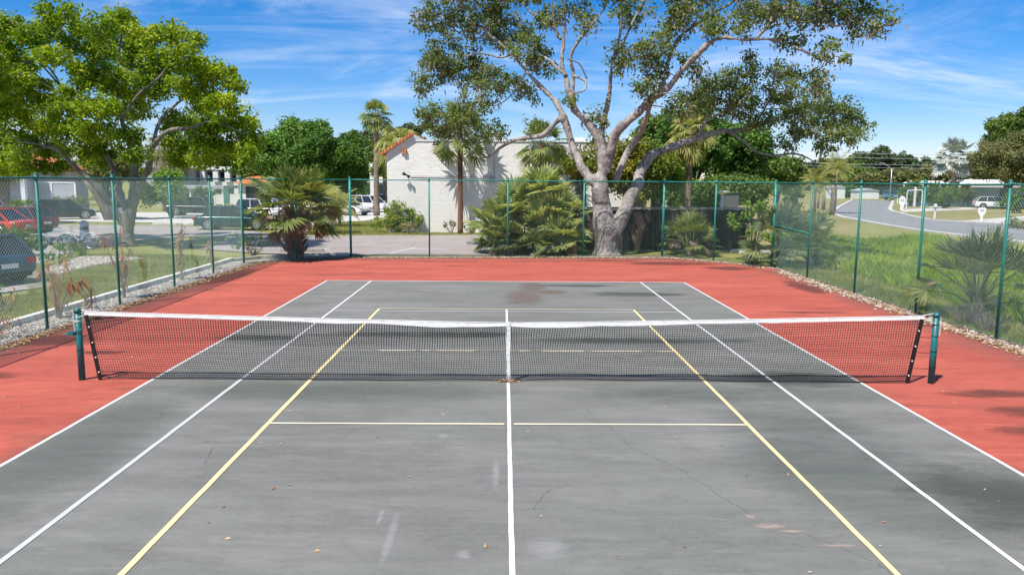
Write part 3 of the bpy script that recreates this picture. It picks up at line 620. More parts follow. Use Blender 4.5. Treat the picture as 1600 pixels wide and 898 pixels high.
mb = MB(); mb.tube([(-6.53, 0, 1.118)]+[(x, 0, ztop(x)+.006) for x in np.linspace(NL, NR, 60)]+[(6.56, 0, 1.118)], .0065, 6)
mb.tube([(NR, 0, 1.04), (6.45, -.02, .99), (6.52, -.05, .96)], .006, 5); mb.tube([(NL, 0, 1.03), (-6.47, -.03, 1.0), (-6.53, -.05, .98)], .006, 5)
mb.build('cable', M['rope'], net, True)
for s_, side in ((-1, 'l'), (1, 'r')):
    mb = MB(); P = [np.array([edgex(z, s_), -.012, z]) for z in np.linspace(.02, 1.02, 12)]
    for a_, b_ in zip(P[:-1], P[1:]): mb.beam(a_, b_, .07, .012, (0, 1, 0)) if False else mb.beam(a_, b_+(b_-a_)*.02, .012, .062, (1, 0, 0))
    mb.build('side_tape', M['black'], net)
    for z in (.14, .37, .60, .84): mb = MB(); mb.tube([(edgex(z, s_)-s_*.01, -.03, z), (edgex(z, s_)-s_*.01, -.016, z)], .012, 8); mb.build('grommet', M['rope'], net)
mb = MB(); mb.tube([tuple(Pn[i, 0]+np.array([0, -.008, .0])) for i in range(0, nc+1, 5)], .009, 5); mb.tube([tuple(Pn[i, 2]+np.array([0, -.006, .01])) for i in range(0, nc+1, 5)], .0045, 5); mb.build('bottom_cord', M['black'], net)
for z in (.25, .5, .74, .92): mb = MB(); mb.tube([(edgex(z, 1), 0, z), (6.5, 0, z-.01)], .005, 5); mb.build('lacing', M['black'], net)
mb = MB(); zt = ztop(0)
cs = [(.0, -.034, zt+.012), (.003, -.036, .7), (.0, -.04, .4), (.008, -.036, .12), (.012, -.02, .03)]
cs = L2(cs, 6)
for y_ in (0, .05):
    P = cs+np.array([0, y_, 0]); n = len(P); wv = .026+.002*np.sin(np.arange(n)*1.7); Q = np.vstack([P-np.c_[wv, np.zeros(n), np.zeros(n)], P+np.c_[wv, np.zeros(n), np.zeros(n)]]); i = np.arange(n-1); mb.add(Q, np.stack([i, i+1, n+i+1, n+i], 1))
mb.box(-.026, .026, -.036, .018, zt+.010, zt+.014); mb.build('centre_strap', M['band'], net)
mb = MB(); mb.box(-.04, .04, -.07, .02, .018, .04); mb.tube([(-.01, -.03, .04), (-.01, -.03, .16)], .008, 6); mb.tube([(.02, -.03, .04), (.02, -.03, .13)], .008, 6); tag(mb.build('strap_anchor', M['steel'], net), None)
leaves_on('leaf_pile', np.c_[rng.normal(0.0, .07, 260), rng.normal(-.04, .035, 260), np.abs(rng.normal(.03, .012, 260))], .012, .028, M['litter'], 'little heap of tan leaves caught under the centre strap of the net', 'leaf litter')

# ------------------------------------------------------------------ chain link fence
FH = 3.07
path = [(-9.40, -2.2), (-9.40, .9), (-9.38, 4.0), (-9.42, 7.1), (-9.48, 10.4), (-9.52, 13.5), (-9.56, 16.6), (-7.95, 17.85), (-6.17, 19.25), (-3.06, 19.45), (.08, 19.85), (3.18, 20.05), (6.51, 20.4), (8.15, 18.55), (9.84, 16.76), (9.82, 13.34), (9.84, 9.95), (9.80, 6.58), (9.83, 3.55), (9.85, .45), (9.85, -2.4)]
terminal = {6, 8, 12, 14}
fence = empty('chain_link_fence', (0, 19.8, 0), 0, 'tall green chain link fence with round posts enclosing the court on three sides', 'fence')
def lp(x, y, z=0): return (x, y-19.8, z)
for k, (x, y) in enumerate(path):
    r = .045 if k in terminal else .032
    mb = MB(); mb.tube([lp(x, y, -.05), lp(x, y, FH+.05)], r, 14); mb.tube([lp(x, y, FH+.05), lp(x, y, FH+.075), lp(x, y, FH+.10)], [r*1.25, r*1.2, r*.4], 14)
    if k in terminal:
        for z in (.25, .8, 1.4, 2.0, 2.6): mb.tube([lp(x, y, z), lp(x, y, z+.02)], r*1.18, 14)
    else: mb.tube([lp(x, y, FH-.05), lp(x, y, FH+.05)], r*1.3, 12)
    mb.build('fence_post', M['fence_teal'] if 8 <= k <= 14 else M['fence_green'], fence, True)
def sag(a_, b_, z, n=9):
    t = np.linspace(0, 1, n); return [lp(a_[0]+(b_[0]-a_[0])*q, a_[1]+(b_[1]-a_[1])*q, z-.012*math.sin(q*PI)) for q in t]
for k, (a_, b_) in enumerate(zip(path[:-1], path[1:])):
    mb = MB(); mb.tube(sag(a_, b_, FH), .0215, 8); mb.build('top_rail', M['fence_teal'] if 8 <= k < 14 else M['fence_green'], fence, True)
    if k == 14: mb = MB(); mb.tube([lp(a_[0], a_[1], 1.52), lp(b_[0], b_[1], 1.44)], .02, 8); mb.build('middle_rail', M['fence_teal'], fence, True)
    if k == 1 or k == 12: pass
    a3 = np.array(lp(*a_)); b3 = np.array(lp(*b_)); Ld = np.linalg.norm(b3-a3); d = (b3-a3)/Ld; nn = np.cross(d, (0, 0, 1))
    z0, z1 = .03, FH-.01; Hh = z1-z0; st = .085 if k < 5 or k > 15 else .072; mb = MB(); r = .0027 if k < 5 or k > 15 else (.0020 if k < 7 or k > 13 else .0015)
    segs = []
    for sgn in (1, -1):
        off = np.arange(-Hh, Ld+Hh, st)
        for o_ in off:
            # wire from (o_, z0) going 45 degrees
            if sgn > 0: u0, u1 = max(o_, 0), min(o_+Hh, Ld); w0, w1 = u0-o_, u1-o_
            else: u0, u1 = max(o_-Hh, 0), min(o_, Ld); w0, w1 = o_-u0, o_-u1
            if u1-u0 < .02: continue
            segs.append((u0, z0+w0, u1, z0+w1, sgn))
    for (u0, w0, u1, w1, sgn) in segs:
        p = a3+d*u0+np.array([0, 0, w0])+nn*(.003*sgn); q = a3+d*u1+np.array([0, 0, w1])+nn*(.003*sgn)
        t_ = (q-p)/np.linalg.norm(q-p); s1 = np.cross(t_, nn)*r; s2 = nn*r
        mb.add([p+s1, p-s1*.5+s2*.87, p-s1*.5-s2*.87, q+s1, q-s1*.5+s2*.87, q-s1*.5-s2*.87], [(0, 1, 4, 3), (1, 2, 5, 4), (2, 0, 3, 5)])
    mb.tube([a3+np.array([0, 0, .05]), b3+np.array([0, 0, .05])], .003, 5)
    mb.build('wire_mesh', M['wire'], fence)

# ------------------------------------------------------------------ leaves, limbs, palms
def leafquads(C, R, per, size, flatz=.8, upb=.5, seed=0):
    """C (n,3) clump centres, R (n,) radii -> (n*per,4,3) leaf quads"""
    r = np.random.default_rng(seed); n = len(C)
    D = r.normal(0, 1, (n, per, 3)); D /= np.linalg.norm(D, axis=2, keepdims=True)
    rad = R[:, None, None]*(.25+.85*r.random((n, per, 1))**.6); off = D*rad*np.array([1, 1, flatz]); P = (C[:, None, :]+off).reshape(-1, 3)
    nm = D.reshape(-1, 3)*.6+r.normal(0, .6, (n*per, 3))+np.array([0, 0, upb]); nm /= np.linalg.norm(nm, axis=1, keepdims=True)
    a_ = np.cross(nm, r.normal(0, 1, nm.shape)); a_ /= np.linalg.norm(a_, axis=1, keepdims=True); b_ = np.cross(nm, a_)
    s_ = (size*r.uniform(.6, 1.35, len(P)))[:, None]
    return np.stack([P-a_*s_*.6, P+b_*s_*.33+nm*s_*.05, P+a_*s_*.6, P-b_*s_*.33+nm*s_*.05], 1)
def clumps(masses, dens, r0, r1, seed=0, shell=.5):
    """masses rows: x,y,z,rx,ry,rz -> clump centres favouring the outside"""
    r = np.random.default_rng(seed); C = []; R = []
    for (x, y, z, rx, ry, rz) in masses:
        n = max(2, int(dens*(rx*ry*rz)**(2/3.)*4)); D = r.normal(0, 1, (n, 3)); D /= np.linalg.norm(D, axis=1, keepdims=True)
        q = (shell+(1-shell)*r.random((n, 1)))*r.uniform(.75, 1.08, (n, 1)); C.append(np.array([x, y, z])+D*q*np.array([rx, ry, rz])); R.append(r.uniform(r0, r1, n))
    return np.concatenate(C), np.concatenate(R)
def twigs(mb, skel, C, rad0=.03, rad1=.008, seed=0, maxlen=99):
    r = np.random.default_rng(seed); S = np.array(skel); nodes = np.empty((len(S)+len(C)*2, 3)); nodes[:len(S)] = S; n = len(S)
    d0 = np.array([np.min(np.linalg.norm(S-c, axis=1)) for c in C])
    for k in np.argsort(d0):
        c = C[k]; dd = np.linalg.norm(nodes[:n]-c, axis=1); dd = dd+np.where(nodes[:n, 2] > c[2]+.3, .6, 0)
        j = int(np.argmin(dd)); p = nodes[j]; L_ = np.linalg.norm(c-p)
        if L_ > maxlen: continue
        mid = (p+c)/2+r.normal(0, .10*L_, 3)+np.array([0, 0, .05*L_]); q = min(1, L_/2.5)
        mb.tube([p, p*.4+mid*.6, mid*.5+c*.5, c], [rad1+(rad0-rad1)*q, rad1+(rad0-rad1)*q*.8, rad1+(rad0-rad1)*q*.5, rad1*.6], 4, False)
        nodes[n] = c; nodes[n+1] = mid; n += 2
def tree(name, label, cat, base, limbs, masses, leaf, barkm, dens=3.0, per=26, size=.14, r0=.35, r1=.6, seed=1, group=None, twig=True, skelfrom=.3, moss=None, upb=.5, trad=.03, sides=9, shell=.5, remesh=False):
    base = np.array(base, float); root = empty(name, tuple(base), 0, label, cat, group)
    mb = MB(); skel = []; core = MB()
    for L_ in limbs:
        Q = L2([(p[0]-base[0], p[1]-base[1], p[2]-base[2], p[3]) for p in L_], 7); jit = rng.normal(0, 1, (len(Q), 3)); jit[1:-1] = (jit[:-2]+jit[1:-1]*2+jit[2:])/4; jit *= Q[:, 3:4]*.07; jit[:8] *= .3; Q[:, :3] += jit
        (core if remesh and L_[0][3] >= .10 else mb).tube(Q[:, :3], np.maximum(Q[:, 3], .055) if remesh and L_[0][3] >= .10 else Q[:, 3], sides, True, .045); skel.extend(Q[int(len(Q)*skelfrom):, :3].tolist())
    C, R = clumps([(q[0]-base[0], q[1]-base[1], q[2]-base[2], q[3], q[4], q[5]) for q in masses], dens, r0, r1, seed)
    if twig: twigs(mb, skel, C, trad, .008, seed)
    if remesh:
        o = core.build('trunk', barkm, root, True); q = o.modifiers.new('r', 'REMESH'); q.mode = 'VOXEL'; q.voxel_size = .045; q.use_smooth_shade = True
        q = o.modifiers.new('s', 'SMOOTH'); q.factor = .5; q.iterations = 10
        for sz, st_ in ((.45, .13), (.12, .035)):
            tx = bpy.data.textures.new('bark_relief', 'CLOUDS'); tx.noise_scale = sz; tx.noise_depth = 3
            q = o.modifiers.new('d', 'DISPLACE'); q.texture = tx; q.strength = st_; q.mid_level = .5; q.texture_coords = 'LOCAL'
        mb.build('branch', barkm, root, True)
    else: mb.build('trunk', barkm, root, True)
    mb = MB(); mb.quads(leafquads(C, R, per, size, .8, upb, seed)); mb.build('crown', leaf, root)
    if moss:
        r = np.random.default_rng(seed+5); k = r.choice(len(C), int(len(C)*moss[0])); n = moss[1]
        P = np.repeat(C[k], n, 0)+r.normal(0, .17, (len(k)*n, 3))+np.array([0, 0, -.10]); h = r.uniform(.05, .24, len(P)); th = r.random(len(P))*6.28; wv = r.uniform(.02, .05, len(P))
        s_ = np.c_[np.cos(th), np.sin(th), np.zeros(len(P))]*wv[:, None]; dn = np.c_[r.normal(0, .05, (len(P), 2)), -h]
        mb = MB(); mb.quads(np.stack([P-s_, P+s_, P+dn*.55+s_*1.2, P+dn], 1)); mb.build('hanging_moss', M['moss'], root)
    return root
def fan(mb, hub, d, up, R, nseg, spread, droop, wd, r, fold=.5):
    """one fan leaf: narrow pleated segments radiating from the hub"""
    d = d/np.linalg.norm(d); s_ = np.cross(d, up); s_ /= max(np.linalg.norm(s_), 1e-6); n_ = np.cross(s_, d); V = []
    for a_ in np.linspace(-spread, spread, nseg):
        a_ += r.normal(0, .03); v = d*math.cos(a_)+s_*math.sin(a_); L_ = R*(.78+.22*math.cos(a_*.7))*r.uniform(.88, 1.08); w_ = np.cross(n_, v)*wd*R
        m_ = hub+v*L_*.52+n_*(.10*R*abs(math.sin(a_))*fold); tip = hub+v*L_+np.array([0, 0, -droop*L_*r.uniform(.5, 1.4)])
        V.append([hub+v*.03*R, m_-w_, tip, m_+w_])
    mb.quads(V)
def palm(name, label, base, trunk, rt, fr, n, R, pet, leaf, barkm, cat='palm tree', group=None, el=(-45, 85), nseg=18, spread=1.9, droop=.25, wd=.045, seed=3, dead=0, boots=False, rb=None, up0=.0, lean=(0, 0), arch=.15, deadel=(-80, -35), bush=False):
    """trunk: height of the hub; fr: petioles start within fr of it"""
    r = np.random.default_rng(seed); root = empty(name, tuple(base), 0, label, cat, group)
    mb = MB(); H = trunk; rb = rb or rt
    Z = np.linspace(-.05, H, 18); bx = np.array([lean[0]*(z/H)**1.4 if H > 0 else 0 for z in np.maximum(Z, 0)]); by = np.array([lean[1]*(z/H)**1.4 if H > 0 else 0 for z in np.maximum(Z, 0)])
    rr = rt+(rb-rt)*np.exp(-Z/max(H, .3)*5); mb.tube(np.c_[bx, by, Z], rr*(1+.05*np.sin(Z*9)), 12, True, .12)
    if boots:
        for k in range(boots):
            z = r.uniform(.1*H, H); a_ = r.random()*6.28; o_ = np.array([np.interp(z, Z, bx), np.interp(z, Z, by), z]); e = np.array([math.cos(a_), math.sin(a_), .9]); rad = np.interp(z, Z, rr)
            mb.tube([o_+e*np.array([rad*.7, rad*.7, 0]), o_+e*np.array([rad*1.25, rad*1.25, .10]), o_+e*np.array([rad*1.7, rad*1.7, .26])+np.array([0, 0, .05])], [.045, .035, .012], 4)
    mb.build('trunk', barkm, root, True)
    top = np.array([bx[-1], by[-1], H]); mbs = {'crown': MB(), 'dead_fronds': MB()}
    for k in range(n+dead):
        dd = k >= n; mb = mbs['dead_fronds' if dd else 'crown']; q = (k+.5)/max(n, 1) if not dd else r.random()
        e0, e1 = (math.radians(x) for x in (deadel if dd else el)); az = k*2.39996+r.normal(0, .15)
        e = e0+(e1-e0)*(q if dd else q**.9)+r.normal(0, .08); h = np.array([math.cos(az), math.sin(az), 0]); v = h*math.cos(e)+np.array([0, 0, math.sin(e)])
        o_ = top+np.array([0, 0, -fr*(1-q)*r.random()])+h*rt*.6; pl = pet*r.uniform(.75, 1.2)*(.75 if dd else 1); sagz = arch*pl*math.cos(e)
        hub = o_+v*pl+np.array([0, 0, -sagz]); mid = o_+v*pl*.5+np.array([0, 0, sagz*.15]); mb.tube([o_, mid, hub], [.020+.004*R, .014, .010], 3, False)
        v2 = hub-mid; v2 /= np.linalg.norm(v2); v2 = v2+np.array([0, 0, -.15 if not dd else -.8]); v2 /= np.linalg.norm(v2); up = np.array([0, 0, 1.0])+h*-.3+r.normal(0, .25, 3)
        fan(mb, hub, v2, up, R*r.uniform(.8, 1.12)*(.62 if dd else 1), nseg, spread*(.55 if dd else 1), droop*(2.2 if dd else 1), wd, r)
    mbs['crown'].build('crown', leaf, root)
    if dead: mbs['dead_fronds'].build('dead_fronds', M['dead_frond'], root)
    return root
def feather_palm(name, label, base, H, n, Lf, leaf, barkm, seed=1, group=None, rt=.1, el=(-10, 80)):
    r = np.random.default_rng(seed); root = empty(name, tuple(base), 0, label, 'palm tree', group)
    mb = MB(); mb.tube([(0, 0, -.05), (.02, 0, H*.5), (0, 0, H)], [rt*1.4, rt, rt*.8], 10); mb.build('trunk', barkm, root, True); mb = MB()
    for k in range(n):
        az = k*2.4; e = math.radians(el[0]+(el[1]-el[0])*k/n); h = np.array([math.cos(az), math.sin(az), 0]); P = []; p = np.array([0, 0, H]); v = h*math.cos(e)+np.array([0, 0, math.sin(e)])
        for j in range(11): P.append(p.copy()); p = p+v*Lf/10; v = v+np.array([0, 0, -.13]); v /= np.linalg.norm(v)
        mb.tube(P, [.03*(1-j/12) for j in range(11)], 3, False); V = []
        for j in range(2, 11):
            for s_ in (-1, 1):
                for q in (0, .33, .66):
                    o_ = P[j]*(1-q)+P[j-1]*q; t_ = P[j]-P[j-1]; t_ /= np.linalg.norm(t_); sd_ = np.cross(t_, (0, 0, 1)); sd_ /= np.linalg.norm(sd_); ll = Lf*.25*math.sin(PI*(j-.5)/11)+.05; d = sd_*s_+t_*.6+np.array([0, 0, -.35]); d /= np.linalg.norm(d)
                    V.append([o_, o_+d*ll*.5+t_*.025, o_+d*ll, o_+d*ll*.5-t_*.025])
        mb.quads(V)
    mb.build('crown', leaf, root); return root
def shrub(name, label, base, masses, leaf, cat='shrub', dens=5, per=30, size=.09, r0=.12, r1=.25, stems=7, seed=2, group=None, barkm=None, sr=.02, upb=.4):
    r = np.random.default_rng(seed); base = np.array(base, float); root = empty(name, tuple(base), 0, label, cat, group)
    MS = [(q[0], q[1], q[2], q[3], q[4], q[5]) for q in masses]; C, R = clumps(MS, dens, r0, r1, seed, .35); C[:, 2] = np.maximum(C[:, 2], .06)
    mb = MB()
    for k in range(stems):
        c = C[r.integers(len(C))]; mb.tube([(r.normal(0, .06), r.normal(0, .06), -.03), c*.5+r.normal(0, .04, 3), c], [sr, sr*.7, sr*.3], 5, False)
    mb.build('stem', barkm or M['stem_grey'], root); mb = MB(); mb.quads(leafquads(C, R, per, size, .9, upb, seed)); mb.build('foliage', leaf, root); return root

# ---- the big oak at the back fence, limbs traced through space
def T(pts, ys, r0, r1):                    # pixels + depth -> limb rows x,y,z,r
    n = len(pts); Y = np.interp(np.linspace(0, 1, n), np.linspace(0, 1, len(ys)), ys); R = np.interp(np.linspace(0, 1, n), [0, 1], [r0, r1]); return [tuple(A(u, v, y))+(r,) for (u, v), y, r in zip(pts, Y, R)]
OY = 21.05
limbs = [
 [tuple(G(950, 400)[:2]-np.array([0, 0]))+(-.15, .62)] and [(4.28, OY, -.1, .66), (4.28, OY, .12, .52), (4.28, OY, .45, .48), (4.24, OY, .9, .52), (4.14, OY, 1.5, .46), (4.0, OY, 2.1, .38), (3.96, OY, 2.7, .34), (3.96, OY+.1, 3.4, .27)],
 [(4.40, OY, .3, .48), (4.62, OY, 1.0, .46)]+T([(974, 335), (985, 308), (996, 287), (1002, 266), (1019, 243), (1053, 229), (1094, 214), (1125, 206), (1162, 203), (1193, 193), (1237, 184)], [OY, OY+1.5, OY+2.8], .42, .09),
 T([(934, 290), (919, 276), (908, 258), (897, 236), (889, 210), (880, 183), (868, 160), (851, 142), (823, 113), (799, 84), (765, 55), (735, 30)], [OY, OY+1.2, OY+3.2], .32, .06),
 T([(884, 184), (870, 190), (849, 211), (820, 216), (794, 223), (765, 243), (747, 246), (727, 231), (712, 205)], [OY+.9, OY+2.4, OY+3.0], .20, .06),
 T([(940, 285), (941, 262), (940, 235), (934, 215), (925, 200), (912, 186), (898, 171), (889, 145), (884, 120), (878, 100), (881, 58), (884, 10), (880, -40)], [OY, OY+.4, OY+1.4], .34, .07),
 T([(897, 172), (896, 150), (896, 116), (892, 87), (909, 58), (927, 38), (947, 6), (955, -30)], [OY+.5, OY-.8], .17, .05),
 T([(884, 118), (868, 104), (852, 90), (836, 84), (815, 70)], [OY+.6, OY+2], .10, .04),
 T([(876, 62), (866, 45), (850, 38), (837, 26), (820, 9), (810, -15)], [OY+1, OY+2.5], .09, .04),
 T([(872, 60), (866, 35), (863, 9), (860, -20)], [OY+1, OY+.5], .08, .04),
 T([(945, 262), (944, 235), (940, 205), (947, 174), (953, 139), (956, 98), (968, 60), (971, 20), (968, -20)], [OY, OY+.8, OY-1.2], .24, .05),
 T([(957, 97), (972, 70), (990, 32), (1003, 5), (1012, -25)], [OY, OY+1.2], .10, .04),
 T([(946, 268), (952, 243), (960, 215), (970, 198), (993, 179), (1019, 153), (1030, 147), (1047, 134), (1062, 115), (1080, 96), (1094, 81), (1112, 65), (1134, 59), (1162, 62), (1203, 62), (1237, 72), (1265, 84), (1285, 95)], [OY, OY-1.8, OY-4.2], .31, .05),
 T([(1034, 140), (1040, 115), (1046, 90), (1062, 59), (1080, 44), (1100, 32), (1125, 16), (1150, 0)], [OY-1.4, OY-.4], .17, .04),
 T([(1180, 62), (1203, 38), (1225, 22), (1249, 35), (1281, 32), (1306, 41), (1337, 34), (1359, 53)], [OY-3.2, OY-4.5], .09, .03),
 T([(962, 285), (972, 255), (984, 232), (998, 212), (1008, 190), (1016, 160)], [OY+.3, OY+.6, OY-1.05], .22, .16),
 T([(1090, 214), (1100, 195), (1106, 187), (1134, 172), (1160, 150), (1175, 120), (1177, 95)], [OY+1.4, OY+1.2], .12, .03),
 T([(1138, 206), (1160, 219), (1180, 236), (1210, 243), (1240, 240), (1262, 247), (1276, 256)], [OY+1.9, OY+2.6], .10, .04),
 T([(1276, 256), (1284, 238), (1292, 215), (1296, 190)], [OY+2.6, OY+2.7], .07, .03),
 T([(1160, 203), (1185, 185), (1200, 160), (1215, 135)], [OY+2, OY+1.6], .08, .03),
 T([(799, 86), (780, 90), (755, 84), (720, 88), (690, 82)], [OY+2.6, OY+3.6], .07, .03),
 T([(823, 113), (812, 128), (800, 148), (775, 165), (750, 160)], [OY+2.2, OY+3.0], .06, .02),
 T([(765, 55), (745, 60), (715, 50), (690, 25)], [OY+2.9, OY+4], .06, .03),
 T([(917, 123), (905, 100), (885, 92)], [OY, OY-.5], .05, .03),
 T([(896, 118), (915, 128), (912, 142), (897, 145)], [OY, OY-.4], .07, .05),
 [(4.0, OY, 2.0, .28), (3.72, OY-.25, 2.55, .20), (3.62, OY-.3, 2.85, .16)],
]
limbs = [[tuple(p[:3])+(p[3]*(1 if i == 0 else .70),) for p in L_] for i, L_ in enumerate(limbs)]
om = [(690, 25, 45, 30), (750, 32, 45, 35), (790, 50, 40, 30), (825, 75, 34, 26), (700, 85, 40, 30), (680, 105, 28, 28), (735, 112, 38, 26), (775, 128, 32, 24), (662, 130, 14, 20), (748, 158, 28, 18), (820, 142, 18, 22), (690, 190, 38, 26), (728, 200, 40, 28), (668, 180, 18, 22), (765, 204, 22, 18), (835, 196, 18, 10), (845, 100, 22, 16), (855, 30, 25, 20), (900, 18, 26, 16), (932, 187, 17, 17), (889, 155, 12, 14), (965, 92, 20, 22), (988, 20, 32, 22), (920, 42, 16, 10), (1000, 85, 22, 30), (1012, 140, 20, 22), (1060, 30, 30, 28), (1035, 65, 22, 24), (1090, 18, 38, 18), (1125, 42, 30, 18), (1180, 22, 42, 18), (1160, 45, 22, 12), (1230, 20, 45, 20), (1290, 18, 42, 20), (1340, 15, 45, 18), (1370, 35, 24, 20), (1345, 48, 18, 8), (1232, 60, 25, 16), (1290, 75, 24, 16), (1312, 88, 12, 10), (1080, 100, 26, 14), (1022, 112, 20, 26), (1120, 125, 30, 24), (1140, 145, 35, 24), (1168, 115, 28, 18), (1175, 90, 8, 14), (1220, 115, 28, 18), (1262, 122, 28, 20), (1200, 152, 35, 20), (1245, 158, 40, 24), (1290, 162, 36, 22), (1320, 182, 32, 22), (1345, 198, 18, 16), (1300, 205, 38, 20), (1252, 195, 40, 22), (1182, 186, 34, 16), (1222, 225, 22, 10), (1290, 232, 18, 10), (1330, 215, 18, 12), (1090, 155, 28, 22), (1062, 165, 22, 18), (1150, 172, 26, 14), (720, -20, 60, 20), (800, -10, 50, 20), (960, -15, 60, 18), (1080, -20, 60, 18), (1200, -22, 70, 18), (1320, -18, 60, 16), (880, -35, 60, 20)]
masses = []; rr_ = np.random.default_rng(11)
def depth_at(u, v):                        # a bough's depth follows the limb nearest to it
    best = (1e9, OY)
    for L_ in limbs:
        for p in L_[2:]:
            q = np.array(p[:3])-CAMP; z = q@_F; uu = 800+FPX*(q@_R2)/z; vv = 449-FPX*(q@_U2)/z; dd = (uu-u)**2+(vv-v)**2
            if dd < best[0]: best = (dd, p[1])
    return best[1]
for (u, v, ru, rv) in om:
    y = depth_at(u, v)+rr_.normal(0, .5); q = A(u, v, y); s_ = (y-CY)/FPX; masses.append((q[0], q[1], q[2], ru*s_*1.08, (ru+rv)/2*s_*1.3, rv*s_*1.08))
oak = tree('oak_tree', 'huge pale barked oak with sprawling bare limbs and hanging moss behind the back fence', 'tree', (4.25, OY, 0), limbs, masses, M['oak_leaf'], M['oak_bark'], 7.6, 44, .115, .18, .50, 21, None, True, .45, (.6, 12), .45, .06, 14, .2, True)
mb = MB(); mb.tube(L2([(-.55, -.47, .28), (-.40, -.52, .9), (-.15, -.56, 1.28), (.08, -.56, 1.30), (.36, -.53, 1.05), (.50, -.47, .72)], 6), .015, 5); o = mb.build('bark_scar', M['dark_bark'], oak, True)

# ---- bright green tree on the left lawn
BY = 24.6; bx, by_ = G(200, 384)[:2]
def TL(pts, ys, r0, r1): return T(pts, ys, r0, r1)
ll = [[(bx, by_, -.1, .75), (bx, by_, .15, .55), (bx+.0, by_, .6, .42)]+TL([(203, 335), (208, 300), (210, 262), (204, 225), (190, 190), (182, 150), (185, 100), (190, 55)], [by_, by_+1], .36, .05),
 TL([(204, 350), (215, 300), (232, 262), (238, 232), (262, 205), (300, 200), (330, 190), (365, 200)], [by_, by_-1.5, by_-2.5], .30, .05),
 TL([(192, 350), (170, 318), (150, 290), (118, 262), (90, 235), (60, 225), (30, 220), (0, 200)], [by_, by_-1, by_-3], .28, .05),
 TL([(200, 345), (188, 300), (178, 265), (150, 220), (110, 160), (80, 110), (60, 95), (35, 100)], [by_, by_+1.5, by_+1], .26, .05),
 TL([(190, 190), (215, 150), (250, 120), (275, 85), (290, 60)], [by_, by_-2], .13, .04),
 TL([(150, 220), (125, 180), (120, 130), (105, 80), (80, 40)], [by_+1, by_+2.5], .13, .04),
 TL([(238, 232), (250, 190), (285, 155), (310, 140), (350, 130)], [by_-1, by_+1.5], .14, .04),
 TL([(110, 160), (90, 130), (60, 95), (40, 60), (30, 40)], [by_+1, by_], .08, .03)]
ll = [[tuple(p[:3])+(p[3]*.60,) for p in L_] for L_ in ll]
lm = [(10, 262, 30, 12), (50, 258, 28, 12), (-20, 240, 30, 20), (5, 150, 24, 24), (0, 60, 20, 20), (90, 262, 26, 10), (150, 255, 24, 10), (210, 240, 20, 12), (280, 250, 26, 12), (20, 45, 22, 22), (45, 60, 22, 22), (75, 22, 22, 16), (70, 48, 22, 20), (100, 25, 14, 18), (12, 90, 22, 18), (40, 100, 22, 16), (85, 90, 26, 20), (120, 60, 28, 26), (155, 45, 28, 22), (185, 30, 24, 18), (200, 60, 28, 26), (160, 85, 32, 26), (235, 55, 26, 20), (270, 55, 26, 18), (300, 60, 16, 18), (215, 95, 32, 26), (255, 95, 32, 26), (295, 95, 28, 24), (318, 115, 20, 24), (345, 120, 30, 20), (365, 138, 20, 14), (130, 120, 32, 26), (180, 125, 36, 28), (235, 135, 36, 26), (290, 140, 26, 20), (320, 160, 28, 20), (355, 165, 30, 18), (20, 130, 30, 24), (60, 145, 34, 26), (100, 160, 34, 24), (150, 165, 34, 26), (205, 170, 32, 22), (20, 175, 32, 24), (60, 190, 34, 24), (105, 200, 32, 22), (150, 205, 32, 22), (195, 210, 26, 18), (275, 195, 26, 22), (310, 190, 30, 22), (350, 195, 32, 20), (385, 190, 20, 18), (285, 222, 28, 16), (325, 225, 32, 18), (365, 225, 30, 18), (395, 215, 14, 16), (25, 215, 32, 18), (70, 228, 30, 16), (120, 238, 30, 14), (165, 235, 28, 16), (310, 248, 26, 12), (350, 245, 28, 12), (385, 243, 20, 12), (-25, 100, 30, 60), (-40, 190, 40, 50), (30, 240, 24, 12)]
masses = []
for (u, v, ru, rv) in lm:
    y = by_+rr_.normal(0, 2.0)*(1 if v < 200 else .8); q = A(u, v, y); s_ = (y-CY)/FPX; masses.append((q[0], q[1], q[2], ru*s_*.98, (ru+rv)/2*s_*1.3, rv*s_*.98))
tree('shade_tree', 'broad bright green shade tree on the lawn behind the left fence', 'tree', (bx, by_, 0), ll, masses, M['lime_leaf'], M['grey_bark'], 8.5, 62, .145, .26, .55, 5, None, True, .5, None, .45, .04, 12, .15, True)

